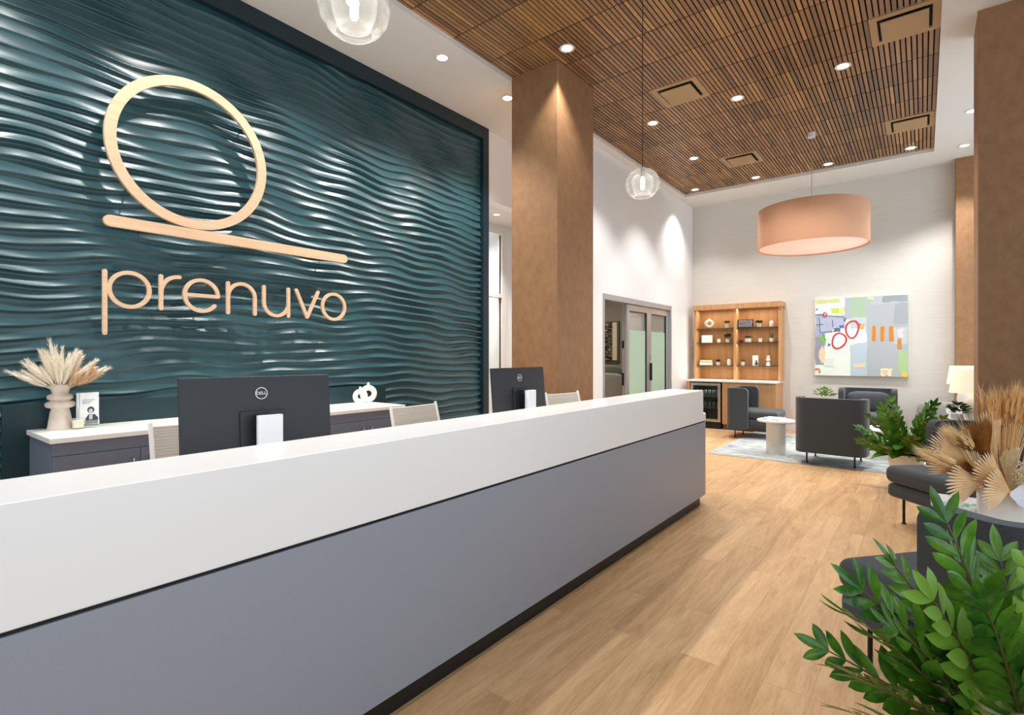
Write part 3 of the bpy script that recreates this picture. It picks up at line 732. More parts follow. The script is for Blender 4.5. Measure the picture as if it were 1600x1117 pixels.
for a in (40, 140, 220, 320): tube(bm, [(-4.628, 1.727+.538*math.cos(math.radians(a)), 2.955+.54*math.sin(math.radians(a))), (-4.514, 1.727+.538*math.cos(math.radians(a)), 2.955+.54*math.sin(math.radians(a)))], .005, 6, mi=1)
obj('emblem_ring', bm, [sign_wood, teal_dark], em)
bm = B(); ribbon(bm, [(1.19, 2.336), (2.1, 2.337), (3.08, 2.338)], .08, 0, .03, M=MS)
for y in (1.4, 2.1, 2.9): tube(bm, [(-4.628, y, 2.337), (-4.514, y, 2.337)], .006, 6)
obj('emblem_bar', bm, sign_wood, em)

# ------------------------------------------------------------------ glass pendants
def make_pendant():
    t = thing('glass_pendant_lamp', 'x', 'pendant lamp', group='blown glass pendants over the desk')
    # origin at the globe centre
    prof = []; 
    for k in range(41):
        a = math.radians(84-k*(84+58)/40); rad = .132*math.cos(a)**.85 if a > 0 else .132*math.cos(a); z = .118*math.sin(a)
        rad += .0025*math.sin(k*1.1)
        prof.append((max(rad, .012), z))
    inner = [(max(r-.0035, .009), z-.0005) for r, z in prof][::-1]
    obj('glass_globe', lathe(B(), prof+inner+[prof[0]], n=48, cap=False), glass_p, t, smooth=True)
    p2 = [(.012, .085), (.04, .08), (.075, .055), (.088, .02), (.080, -.03), (.062, -.075), (.058, -.078)]; i2 = [(r-.003, z-.001) for r, z in p2][::-1]
    obj('inner_glass_bell', lathe(B(), p2+i2+[p2[0]], n=40, cap=False), glass_p, t, smooth=True)
    bb = obj('bulb', lathe(B(), [(0, .055), (.012, .052), (.015, .03), (.015, -.035), (.010, -.045), (0, -.048)], n=20, cap=False), bulb_m, t, smooth=True)
    obj('lamp_socket', lathe(B(), [(0, .13), (.014, .13), (.014, .055), (0, .055)], n=20, cap=False), chrome, t, smooth=True)
    obj('cord', tube(B(), [(0, 0, .13), (0, 0, ZW-2.72)], .003, 6), cord_m, t)
    l = bpy.data.lights.new('pendant_glow', 'POINT'); l.energy = 5; l.color = (1, .9, .75); l.shadow_soft_size = .03
    lo = bpy.data.objects.new('pendant_glow', l); COL.objects.link(lo); lo.parent = t; lo.location = (0, 0, -.16)
    return t
gp = make_pendant(); gp.location = (-1.705, 1.215, 2.715); gp['label'] = 'near glowing clear glass globe pendant cut by the top edge of the view'
g2 = copy_tree(gp); g2.location = (-1.75, 3.93, 2.745); g2['label'] = 'far glowing clear glass globe pendant on a black cord, right of the tan column'

# drum pendant
dp = thing('drum_pendant_lamp', 'large peach fabric drum pendant lamp hanging over the lounge', 'pendant lamp', (-1.21, 8.27, 0))
bm = B(); lathe(bm, [(.652, 2.90), (.662, 2.875), (.668, 2.872), (.672, 2.88), (.672, 3.40), (.665, 3.41), (.655, 3.40), (.652, 2.90)], n=96, cap=False); obj('drum_shade', bm, peach, dp, smooth=True)
obj('diffuser', lathe(B(), [(0, 2.89), (.652, 2.89), (.652, 2.90), (0, 2.90)], n=72, cap=False), drum_diff, dp)
obj('top_cap', lathe(B(), [(0, 3.36), (.652, 3.36), (.652, 3.37), (0, 3.37)], n=72, cap=False), peach, dp)
obj('canopy', lathe(B(), [(0, 4.385), (.045, 4.385), (.05, 4.39), (.05, 4.448), (0, 4.448)], n=28, cap=False), silver, dp, smooth=True)
obj('cord', tube(B(), [(0, 0, 3.37), (0, 0, 4.39)], .004, 6), alu, dp)
l = bpy.data.lights.new('drum_glow', 'AREA'); l.shape = 'DISK'; l.size = 1.1; l.energy = 14; l.color = (1, .8, .7); lo = bpy.data.objects.new('drum_glow', l); COL.objects.link(lo); lo.location = (-1.21, 8.27, 2.86); lo.parent = None
lo.parent = dp; lo.location = (0, 0, 2.86)

# ------------------------------------------------------------------ lounge chairs
def make_lounge():
    t = thing('lounge_chair', 'x', 'armchair', group='charcoal wing lounge chairs')     # faces -y, back at +y, origin centre
    w, dpt = .78, .86; th = .075; r = .11
    # U-shaped shell path through band centre
    x = w/2-th/2; yb = dpt/2-th/2; yf = yb-.36+th/2
    pts = [(-x, yf+.36*0)]
    n = 10
    left = [(-x, yf+k*(yb-r-yf)/6) for k in range(7)]
    endr = .07
    # fine steps near the free end for the rounded corners
    fine = [(-x, yf+endr*(1-math.cos(PI/2*k/6))) for k in range(7)]
    body = [(-x, y) for y in (yf+.12, yf+.17, yb-r)]
    c1_ = [(-x+r-r*math.cos(PI/2*k/8), yb-r+r*math.sin(PI/2*k/8)) for k in range(1, 9)]
    half = fine+body+c1_
    path = half+[(0, yb)]+[(-a, b) for a, b in half[::-1]]
    N = len(path)
    def lohi(i):
        k = min(i, N-1-i)
        if k < 7:
            d = endr*(1-math.cos(PI/2*k/6)); ins = endr-math.sqrt(max(0, endr**2-(endr-d)**2))
            return (.15+ins, .84-ins)
        return (.15, .84)
    bm = B(); ribbon(bm, path, th, 0, 0, lohi=lohi)
    sh = obj('shell', bm, charcoal, t, bevel=.022, seg=4)
    # seam welt at the top of the shell
    q = [(a*1.0, b) for a, b in path[8:-8]]
    s_out = [Vector((a, b, .838)) for a, b in q]
    obj('piping', tube(B(), [(p.x*1.075, p.y*1.07 if p.y > 0 else p.y, p.z-.02) for p in s_out], .0035, 6), charcoal, sh, smooth=True)
    obj('seat_base', box(B(), -.345, .345, -.345, .33, .215, .33), charcoal, t, bevel=.04, seg=5)
    obj('seat_cushion', box(B(), -.35, .35, -.365, .335, .335, .475), charcoal, t, bevel=.055, seg=6)
    obj('back_pillow', cushion(B(), -.30, .30, .20, .36, .47, .79, p=4.5), charcoal2, t)
    for sx in (-1, 1):
        for y in (-.255, .30):
            bm = B(); lathe(bm, [(.011, 0.0), (.018, 0), (.018, .006), (.010, .008), (.010, .22), (.0, .22)], n=16, cap=False); lg = obj('leg', bm, black_metal, t, smooth=True); lg.location = (sx*.26, y, 0)
    return t
lc = make_lounge()
LCH = [((-2.20, 9.60), 90, 'charcoal lounge chair seen from its side, in front of the oak shelves'),
       ((-.905, 7.96), 178, 'charcoal lounge chair seen from behind, in the middle of the rug'),
       ((-.70, 10.0), 0, 'charcoal lounge chair facing the camera below the abstract painting'),
       ((.24, 5.42), -46, 'charcoal lounge chair between the leafy floor plant and the dried flowers'),
       ((.178, 2.858), -130, 'nearest charcoal lounge chair, half hidden behind the big green plant')]
for i, ((x, y), deg, lb) in enumerate(LCH):
    c = lc if i == 0 else copy_tree(lc)
    c.location = (x, y, .012 if i in (1, 2) else 0); c.rotation_euler = (0, 0, math.radians(deg)); c['label'] = lb

# rug
rg = thing('area_rug', 'mottled blue-grey and cream rug with a fringed edge on the wood floor', 'rug', (0, 0, 0))
obj('pile', box(B(), -2.40, .35, 7.60, 10.25, .001, .012), rug_m, rg)
V = []; F = []
for i in range(560):
    x = -2.40+2.75*i/560; 
    for (ya, sg) in ((7.60, -1), (10.25, 1)):
        b = len(V); dx = random.uniform(-.012, .012); ln = random.uniform(.035, .06); V += [(x, ya, .010), (x+.004, ya, .010), (x+dx+.002, ya+sg*ln, .003)]; F.append((b, b+1, b+2))
fr = raw('fringe', V, F, mat('fringe', s(206, 190, 160), .95), rg, smooth=False); fr['kind'] = 'stuff'

# side tables
st = thing('side_table', 'round white marble pedestal table between two charcoal chairs on the rug', 'side table', (-1.63, 8.13, .012))
obj('table_top', lathe(B(), [(0, .445), (.235, .445), (.245, .455), (.24, .472), (.22, .478), (0, .478)], n=56, cap=False), marble, st, smooth=True)
obj('pedestal', lathe(B(), [(0, 0), (.12, 0), (.118, .445), (0, .445)], n=48, cap=False, sx=1.05, sy=.9), marble, st, smooth=True)
for k, (dx, dy, a, lb) in enumerate([(-.02, .02, 20, 'lower white magazine on the round marble table'), (-.03, 0, -8, 'upper white magazine on the round marble table')]):
    o = obj('magazine', box(B(), -.11, .11, -.145, .145, 0, .008), paper, bevel=.001); o.location = (-1.63+dx, 8.13+dy, .4915+.0085*k); o.rotation_euler = (0, 0, math.radians(a)); tag(o, lb, 'magazine', 'magazines on the marble table')
ctb = thing('coffee_table', 'low round white table behind the chair seen from behind', 'coffee table', (-.42, 8.75, .012))
obj('table_top', lathe(B(), [(0, .36), (.28, .36), (.29, .375), (.28, .39), (0, .39)], n=48, cap=False), marble, ctb, smooth=True)
obj('pedestal', lathe(B(), [(0, 0), (.15, 0), (.14, .36), (0, .36)], n=40, cap=False), marble, ctb, smooth=True)

# ------------------------------------------------------------------ oak shelf unit
def part(nm, bx, m, p, **k):
    bm = B()
    for b in bx: box(bm, *b)
    return obj(nm, bm, m, p, **k)
bc = thing('wall_bookshelf', 'light oak wall bookshelf with two bays of glass shelves against the back wall', 'shelf unit')
XL, XM, XR, YF, YK = -3.585, -2.812, -2.02, 10.50, 10.798
part('side_panel', [(XL, XL+.045, YF, YK, .915, 2.27)], oak, bc, bevel=.002); part('side_panel', [(XR-.045, XR, YF, YK, .915, 2.27)], oak, bc, bevel=.002)
part('divider', [(XM-.025, XM+.025, YF, YK-.012, .915, 2.27)], oak, bc, bevel=.002)
part('back_board', [(XL+.045, XR-.045, YK-.012, YK, .915, 2.27)], oak_back, bc)
part('cornice', [(XL-.02, XR+.02, YF-.025, YK, 2.27, 2.365)], oak, bc, bevel=.003)
for x0, x1 in ((XL+.046, XM-.026), (XM+.026, XR-.046)):
    for z in (1.19, 1.63, 1.91): part('glass_shelf', [(x0, x1, YF+.012, YK-.014, z-.010, z)], shelf_glass, bc)
l = bpy.data.lights.new('shelf_fill', 'AREA'); l.shape = 'RECTANGLE'; l.size = 1.4; l.size_y = .04; l.energy = 7; l.color = (1, .86, .66); lo = bpy.data.objects.new('shelf_fill', l); COL.objects.link(lo); lo.parent = bc; lo.location = (-2.8, 10.56, 2.262)  # strip lamp added under the cornice to brighten the dark shelf interior
for zz in (1.87, 1.59, 1.15):
    l = bpy.data.lights.new('shelf_fill', 'AREA'); l.shape = 'RECTANGLE'; l.size = 1.4; l.size_y = .03; l.energy = 3; l.color = (1, .86, .66); lo = bpy.data.objects.new('shelf_fill', l); COL.objects.link(lo); lo.parent = bc; lo.location = (-2.8, 10.53, zz)  # more added strips below the shelves, fill only, no real fittings
bs = thing('coffee_bar_cabinet', 'light oak base cabinet under the shelves, right of the drinks cooler', 'cabinet')
YC = 10.18
part('cabinet_body', [(-2.96, -2.045, YC+.02, YK, .10, .88)], oak, bs)
part('cabinet_door', [(-2.955, -2.512, YC, YC+.019, .11, .87)], oak, bs, bevel=.0015); part('cabinet_door', [(-2.506, -2.045, YC, YC+.019, .11, .87)], oak, bs, bevel=.0015)
part('toe_kick', [(-2.96, -2.06, YC+.07, YK, 0, .10)], mat('kick_metal', s(120, 112, 104), .5), bs)
pn_ = thing('cabinet_filler', 'narrow light oak panel left of the drinks cooler', 'cabinet panel'); part('panel', [(-3.62, -3.56, YC, YK, 0, .88)], oak, pn_)
wt = part('worktop', [(-3.64, -2.03, 10.16, YK, .882, .912)], counter_m, None, bevel=.003); tag(wt, 'white worktop over the drinks cooler and oak cabinet', 'worktop')
fg = thing('drinks_cooler', 'black undercounter drinks cooler with a steel framed glass door', 'fridge')
fx0, fx1 = -3.545, -2.985
bm = B(); box(bm, fx0, fx0+.03, YC+.05, YK-.02, 0, .86); box(bm, fx1-.03, fx1, YC+.05, YK-.02, 0, .86); box(bm, fx0+.03, fx1-.03, YC+.05, YK-.02, .84, .86); box(bm, fx0+.03, fx1-.03, YC+.05, YK-.02, 0, .14); box(bm, fx0+.03, fx1-.03, YK-.05, YK-.02, .14, .84)
obj('cooler_body', bm, cooler_in, fg)
bm = B()
for b in ((fx0, fx0+.05, .13, .86), (fx1-.05, fx1, .13, .86), (fx0+.05, fx1-.05, .81, .86), (fx0+.05, fx1-.05, .13, .18)): box(bm, b[0], b[1], YC, YC+.045, b[2], b[3])
fd = obj('door', bm, steel, fg, bevel=.003); obj('door_glass', box(B(), fx0+.05, fx1-.05, YC+.015, YC+.02, .18, .81), clear_dark, fd)
obj('door_handle', tube(B(), [(fx0+.06, YC-.03, .845), (fx1-.06, YC-.03, .845)], .009), steel, fd, smooth=True)
obj('toe_grille', box(B(), fx0, fx1, YC+.03, YC+.049, .0, .12), black, fg)
for z in (.60, .38): obj('wire_shelf', box(B(), fx0+.03, fx1-.03, YC+.07, YK-.06, z-.006, z), steel, fg)
l = bpy.data.lights.new('cooler_light', 'AREA'); l.shape = 'RECTANGLE'; l.size = .4; l.size_y = .05; l.energy = 1.6; lo = bpy.data.objects.new('cooler_light', l); COL.objects.link(lo); lo.parent = fg; lo.location = ((fx0+fx1)/2, YC+.09, .835)
canb = None
for z, lb, m_, gr, hgt in ((.6005, 'silver drink can on the upper shelf of the glass-door cooler', can_m, 'drink cans on the upper cooler shelf', .12), (.3805, 'silver drink can on the middle shelf of the glass-door cooler', can_m, 'drink cans on the middle cooler shelf', .12), (.1405, 'green bottle on the bottom of the glass-door cooler', can_g, 'bottles in the cooler', .2)):
    me = None
    for k in range(6):
        if me is None:
            pr = [(0, 0), (.026, 0), (.031, .008), (.031, hgt*.85), (.022, hgt), (0, hgt)] if hgt < .15 else [(0, 0), (.03, 0), (.03, hgt*.55), (.012, hgt*.75), (.012, hgt), (0, hgt)]
            o = obj('drink_can' if hgt < .15 else 'drink_bottle', lathe(B(), pr, n=20, cap=False), m_, smooth=True); me = o.data
        else: o = link('drink_can' if hgt < .15 else 'drink_bottle', me)
        o.location = (fx0+.085+.078*k, YC+.14, z); tag(o, lb, 'can' if hgt < .15 else 'bottle', gr)

# things on the shelves
YS = 10.64
def on(o, x, z, y=YS, rz=0): o.location = (x, y, z); o.rotation_euler = (0, 0, rz); return o
rv = ring_vase(.060, .030, .02, cream_cer); on(rv, -3.335, 1.911); rv.rotation_euler = (0, 0, math.radians(-70)); tag(rv, 'small cream ring vase on the top left glass shelf', 'vase')
def leafshape(V, F, p, d, nrm, L, Wd, fold=.25, segs=4, curl=0):
    d = d.normalized(); sd = d.cross(nrm).normalized(); up = sd.cross(d).normalized(); b = len(V)
    prof = [0, .62, 1, .85, 0.02] if segs == 4 else [0, .45, .82, 1, .92, .62, .02]
    n = len(prof)-1
    for i, q in enumerate(prof):
        t = i/n; c = p+d*(L*t)+up*(-curl*L*t*t); h = Wd/2*q
        V += [c+sd*h+up*h*fold, c, c-sd*h+up*h*fold]
    for i in range(n):
        k = b+3*i; F += [(k, k+1, k+4, k+3), (k+1, k+2, k+5, k+4)]
def bushy(name, label, x, z, potr, poth, crown, crh, n, lw, m_leaf, y=YS, potm=white_cer, upright=False, group='potted plants on the glass shelves', seed=1, cat='plant', top=False, bowl=1.0):
    t = thing(name, label, cat, (x, y, z), group=group); r = random.Random(seed)
    obj('pot', lathe(B(), [(0, 0), (potr*.88, 0), (potr, poth*.2), (potr, poth), (potr*.88, poth), (potr*.86, poth*.85), (0, poth*.85)], n=28, cap=False, sx=bowl), potm, t, smooth=True)
    obj('soil', lathe(B(), [(0, poth*.86), (potr*.86, poth*.86), (0, poth*.87)], n=20, cap=False, sx=bowl), soil, t)
    V = []; F = []
    for i in range(n):
        a = r.random()*2*PI
        if upright:
            d = Vector((math.cos(a)*.35, math.sin(a)*.35, 1)); p = Vector((math.cos(a)*potr*.3, math.sin(a)*potr*.3, poth*.85)); leafshape(V, F, p, d, Vector((math.cos(a), math.sin(a), .1)), crh*r.uniform(.7, 1), lw)
        else:
            e = r.uniform(-.1, 1); ph = math.asin(min(1, max(-.2, e))); q = Vector((math.cos(a)*math.cos(ph)*crown, math.sin(a)*math.cos(ph)*crown, poth+crh*.35+math.sin(ph)*crh*.5))*1.0
            q = Vector((q.x*r.uniform(.3, 1), q.y*r.uniform(.3, 1), q.z)); d = Vector((math.cos(a), math.sin(a), r.uniform(-.1, .8))); leafshape(V, F, q, d, Vector((0, 0, 1))+Vector((r.uniform(-.4, .4), r.uniform(-.4, .4), 0)), lw*2, lw)
    for i in range(0 if upright else 5):
        a = i*1.3; b = len(V); p = Vector((0, 0, poth*.8)); q = Vector((math.cos(a)*crown*.5, math.sin(a)*crown*.5, poth+crh*.5)); V += [p+Vector((.002, 0, 0)), p-Vector((.002, 0, 0)), q]; F.append((b, b+1, b+2))
    raw('foliage', V, F, m_leaf, t); return t
bushy('potted_plant', 'small dark plant in a white pot, top left glass shelf, right end', -2.99, 1.911, .036, .075, .045, .06, 60, .022, leaf_c, seed=2)
bushy('potted_plant', 'bushy green plant in a white pot on the middle left glass shelf', -2.985, 1.631, .034, .065, .052, .11, 110, .022, leaf_c, seed=3)
bushy('potted_plant', 'small dark succulent in a striped white pot on the lowest left glass shelf', -3.165, 1.191, .036, .06, .03, .04, 40, .02, leaf_c, seed=4)
bushy('potted_plant', 'dark green plant in a banded white pot on the top right glass shelf', -2.42, 1.911, .038, .065, .045, .055, 70, .022, leaf_c, seed=5)
bushy('potted_plant', 'low plant in a wide white bowl beside the dark red ball, middle right shelf', -2.615, 1.631, .045, .07, .05, .04, 40, .02, leaf_c, seed=6, bowl=1.3)
bushy('potted_plant', 'spiky upright plant in a white cube pot on the middle right glass shelf', -2.205, 1.631, .034, .07, .03, .13, 14, .014, leaf_c, upright=True, seed=7)
bushy('potted_plant', 'tiny green plant in a cream cup at the left of the lowest right shelf', -2.71, 1.191, .037, .07, .03, .03, 30, .018, leaf_b, seed=8)
# picture frame, candles, books, jar ...
pf = thing('picture_frame', 'blank white picture frame leaning on the middle left glass shelf', 'picture frame', (-3.38, 10.64, 1.631), math.radians(15))
M = Matrix.Rotation(math.radians(-8), 4, 'X'); bm = B()
for b in ((-.10, -.085, 0, .15), (.085, .10, 0, .15), (-.085, .085, 0, .015), (-.085, .085, .135, .15)): box(bm, b[0], b[1], -.008, .008, b[2], b[3], M=M)
obj('frame_border', bm, white_cer, pf); obj('frame_print', box(B(), -.085, .085, -.003, .004, .015, .135, M=M), paper, pf); obj('easel_back', box(B(), -.03, .03, .03, .034, .0, .1), paper_grey, pf)
for x, z, lb in ((-3.15, 1.631, 'white candle cup on the middle left glass shelf'), (-2.40, 1.631, 'white candle cup on the middle right glass shelf')):
    t = thing('candle_cup', lb, 'candle', (x, YS, z), group='candle cups on the glass shelves')
    obj('cup', lathe(B(), [(0, 0), (.030, 0), (.034, .07), (.030, .07), (.028, .055), (0, .055)], n=24, cap=False), white_cer, t, smooth=True); obj('wax', lathe(B(), [(0, .0555), (.0275, .0555), (0, .060)], n=20, cap=False), wax, t)
for k, (m_, lb, h0, ww) in enumerate(((paper, 'thick white book at the bottom of the stack, lowest left shelf', .045, .118), (paper_grey, 'grey-white book in the middle of the stack, lowest left shelf', .03, .115), (yellow_m, 'pale yellow book on top of the stack, lowest left shelf', .022, .11))):
    o = thing('book', lb, 'book', (-3.39, 10.64, 1.191+(0, .0455, .076)[k]), math.radians((12, 10, 14)[k]), 'books stacked on the lowest left shelf')
    obj('cover', part_bm := box(box(box(B(), -ww, ww, -.08, .08, 0, .003), -ww, ww, -.08, .08, h0-.003, h0), -ww, ww, -.08, -.077, .003, h0-.003), m_, o); obj('pages', box(B(), -ww+.004, ww-.004, -.076, .076, .003, h0-.003), wax, o)
def jar(x, z, lb, R=.034, Hh=.12):
    o = obj('lidded_jar', lathe(B(), [(0, 0), (R, 0), (R*1.04, .01), (R*1.04, Hh*.72), (R*.8, Hh*.86), (R*.72, Hh*.88), (R*.74, Hh), (0, Hh*1.01)], n=28, cap=False), white_cer, smooth=True); on(o, x, z); tag(o, lb, 'jar', 'white jars on the glass shelves')
jar(-2.96, 1.191, 'white rounded jar at the right end of the lowest left shelf'); jar(-2.205, 1.911, 'white rounded jar at the right end of the top right shelf')
tb = thing('patterned_box', 'dark box with white scribbled stripes on the top right glass shelf', 'box', (-2.655, 10.64, 1.911), math.radians(10))
obj('box_body', box(B(), -.13, .13, -.05, .05, 0, .15), mat('dark_box', s(40, 42, 48), .6), tb, bevel=.003)
bm = B(); r = random.Random(3)
for row in range(6):
    x = -.118
    while x < .11:
        ln = r.uniform(.01, .035); box(bm, x, min(x+ln, .12), -.0508, -.0502, .014+.022*row, .026+.022*row); x += ln+r.uniform(.004, .012)
obj('box_stripes', bm, paper_grey, tb)
rb = obj('decorative_ball', lathe(B(), [(.038*math.cos(math.radians(a)), .038+.038*math.sin(math.radians(a))) for a in range(-90, 91, 12)], n=28, cap=False), red_m, smooth=True); on(rb, -2.725, 1.631, YS-.03); tag(rb, 'dark red ball beside the white bowl planter on the middle right shelf', 'ball')
bx = thing('leaflet_card', 'white upright leaflet with a small grey portrait, lowest right glass shelf', 'leaflet', (-2.485, 10.64, 1.191), math.radians(8))
obj('card', box(B(), -.05, .05, -.01, .01, 0, .19), paper, bx); bm = B(); prism(bm, [(-.01, .01), (.045, .01), (.045, .05), (.03, .07), (.005, .07)], 0, .0006, M=Matrix.Translation((0, -.0102, 0)) @ Matrix.Rotation(PI/2, 4, 'X')); prism(bm, arc(.018, .085, .014, .016, 0, 360, 14)[:-1], 0, .0006, M=Matrix.Translation((0, -.0102, 0)) @ Matrix.Rotation(PI/2, 4, 'X')); obj('printed_portrait', bm, print_m, bx)
bv = obj('bubble_vase', lathe(B(), [(0, 0), (.04, 0), (.036, .04), (.022, .075), (.03, .085), (.04, .10), (.04, .125), (.028, .14), (.016, .145), (.026, .155), (.028, .17), (.02, .185), (.022, .19), (.018, .19), (.0, .18)], n=32, cap=False), white_cer, smooth=True); on(bv, -2.26, 1.191); tag(bv, 'white bubble-shaped vase at the right end of the lowest right shelf', 'vase')

# ------------------------------------------------------------------ abstract painting
pt = thing('abstract_painting', 'large square abstract painting in greys with red rings and orange bars, on the back wall', 'painting', (-1.52, 10.752, 1.03))
PW, PH = 1.335, 1.352
obj('stretcher', box(B(), 0, PW, .0015, .046, 0, PH), mat('canvas_edge', s(232, 232, 228), .8), pt)
AM = {}
def am(c):
    if c not in AM: AM[c] = len(AM)
    return AM[c]
bm = B(); zl = [0]
MP = Matrix(((1, 0, 0, 0), (0, 0, -1, 0), (0, 1, 0, 0), (0, 0, 0, 1)))
def poly(c, pts):
    zl[0] += 1; vs_ = [bm.verts.new(MP @ Vector((x*PW, (1-y)*PH, -.0015+.00012*zl[0]))) for x, y in pts]
    bm.faces.new(vs_).material_index = am(c)
def prect(c, x0, y0, x1, y1, j=.008):
    r = random.Random(int(x0*1000+y0*77)); q = []
    for (a, b), (c2, d2) in zip(((x0, y0), (x1, y0), (x1, y1), (x0, y1)), ((x1, y0), (x1, y1), (x0, y1), (x0, y0))):
        for k in range(4): t = k/4; q.append((min(1, max(0, a+(c2-a)*t+r.uniform(-j, j))), min(1, max(0, b+(d2-b)*t+r.uniform(-j, j)))))
    poly(c, q)
def pring(c, cx, cy, rx, ry, wd, tilt=0):
    zl[0] += 1; n = 40; A = []; Bq = []; z = -.0015+.00012*zl[0]; ct_, s_ = math.cos(tilt), math.sin(tilt)
    for k in range(n):
        a = 2*PI*k/n; wob = 1+.05*math.sin(3*a+cx*9)
        for lst, q in ((A, 1), (Bq, 0)):
            ex, ey = (rx-q*wd)*math.cos(a)*wob, (ry-q*wd*.9)*math.sin(a)*wob
            lst.append(bm.verts.new(MP @ Vector(((cx+ex*ct_-ey*s_)*PW, (1-(cy+ex*s_+ey*ct_))*PH, z))))
    for k in range(n): bm.faces.new((A[k], A[(k+1) % n], Bq[(k+1) % n], Bq[k])).material_index = am(c)
prect((186, 194, 200), 0, 0, 1, 1, 0)
prect((232, 240, 232), .0, .0, .40, 1, .004); prect((205, 214, 150), .01, .01, .28, .06); prect((250, 250, 248), .01, .06, .30, .22)
prect((176, 190, 196), .34, .0, .62, .28); prect((170, 196, 172), .40, .0, .56, .26); prect((196, 208, 214), .40, .26, .60, 1)
prect((178, 186, 192), .58, .10, 1, 1); prect((150, 162, 170), .74, .01, .99, .08); prect((166, 172, 182), .86, .10, .99, .36); prect((192, 204, 206), .86, .40, .99, .60)
prect((174, 204, 152), .90, .68, .99, .95); prect((168, 178, 206), .0, .19, .12, .50); prect((178, 190, 214), .05, .22, .34, .44); prect((186, 206, 220), .40, .55, .57, .98)
prect((150, 152, 166), .0, .50, .11, .86); prect((243, 244, 240), .20, .38, .56, .60, .02); prect((196, 222, 96), .19, .13, .28, .20); prect((222, 236, 150), .28, .12, .33, .21)
prect((225, 240, 160), .59, .01, .65, .04); prect((110, 120, 190), .01, .12, .04, .145); prect((90, 112, 176), .15, .58, .18, .62); prect((92, 100, 150), .33, .26, .35, .30)
prect((90, 110, 200), .28, .35, .32, .39); prect((96, 116, 140), .22, .38, .29, .43); prect((222, 230, 222), .10, .78, .22, .88)
poly((240, 208, 178), [(.05, .68), (.09, .61), (.12, .70), (.11, .80), (.08, .85), (.045, .76)])
poly((130, 190, 80), [(.06, .46), (.13, .53), (.12, .62), (.09, .55), (.04, .50)])
poly((206, 140, 70), arc(0.0, 1.0, .07, .10, -90, 0, 10)+arc(0.0, 1.0, .035, .05, 0, -90, 10)) if False else None
prect((206, 140, 70), .0, .91, .06, .935, .006); prect((206, 140, 70), .045, .93, .065, .975, .004)
prect((240, 214, 180), .43, .84, .56, .89, .008); prect((250, 236, 180), .72, .90, .84, .99, .014); prect((226, 200, 210), .74, .92, .79, .98); prect((246, 210, 70), .93, .94, .99, .995, .006)
for x in (.635, .72, .812): prect((236, 134, 30), x, .37+.01*(x > .7), x+.036, .56, .004)
prect((206, 140, 60), .892, .54, .928, .66, .004); prect((226, 180, 100), .50, .34, .55, .40, .014); prect((228, 214, 222), .89, .42, .95, .52, .01)
for a in ([(.01, .20), (.34, .25)], [(.05, .23), (.06, .44)], [(.06, .44), (.25, .42)], [(.20, .28), (.21, .40)], [(.01, .34), (.10, .33)], [(.09, .45), (.12, .53)]):
    (x0_, y0_), (x1_, y1_) = a; nx, ny_ = -(y1_-y0_), (x1_-x0_); l_ = math.hypot(nx, ny_); nx, ny_ = nx/l_*.003, ny_/l_*.003
    poly((60, 66, 80), [(x0_+nx, y0_+ny_), (x1_+nx, y1_+ny_), (x1_-nx, y1_-ny_), (x0_-nx, y0_-ny_)])
pring((204, 62, 70), .275, .55, .085, .108, .020, .3); pring((204, 62, 70), .42, .405, .078, .118, .020, .1); pring((204, 62, 70), .115, .21, .028, .036, .013)
me = bpy.data.meshes.new('canvas'); bm.to_mesh(me); bm.free(); cv = link('canvas', me, [mat('paint_%d_%d_%d' % c, s(*c), .7) for c in AM], pt)

# ------------------------------------------------------------------ office things behind the glass doors
wa = thing('woodblock_art', 'dark brown carved striped wall art with a cream strip, inside the office', 'wall art', (0, 0, 0))
obj('art_backing', box(B(), -6.55, -5.37, 10.80, 10.848, 1.22, 2.15), mat('art_frame', s(92, 84, 72), .6), wa)
obj('striped_panel', box(B(), -6.5, -5.52, 10.775, 10.80, 1.27, 2.12), mat('striped_print', s(34, 26, 20), .7, var=((8, 8, 46), s(176, 158, 128), (.52, .6))), wa)
obj('cream_strip', box(B(), -5.52, -5.41, 10.775, 10.80, 1.27, 2.12), mat('cream_print', s(222, 208, 172), .7), wa)
oc = thing('office_armchair', 'pale office armchair with a sage cushion and black arms, behind the glass doors', 'armchair', (-4.85, 9.1, 0), math.radians(30))
obj('backrest', cushion(B(), -.42, .42, -.46, -.34, .30, 1.06, p=6), pale_fab, oc); obj('seat', cushion(B(), -.40, .40, -.40, .36, .28, .46, p=7), pale_fab, oc)
obj('cushion', cushion(B(), -.36, .36, -.34, -.18, .62, 1.20, p=3.5), sage_fab, oc)
for sx in (-1, 1): obj('arm', tube(B(), [(sx*.43, -.34, 0), (sx*.43, -.40, 1.15), (sx*.43, .3, .66), (sx*.43, .34, 0)], .016), black_metal, oc, smooth=True)

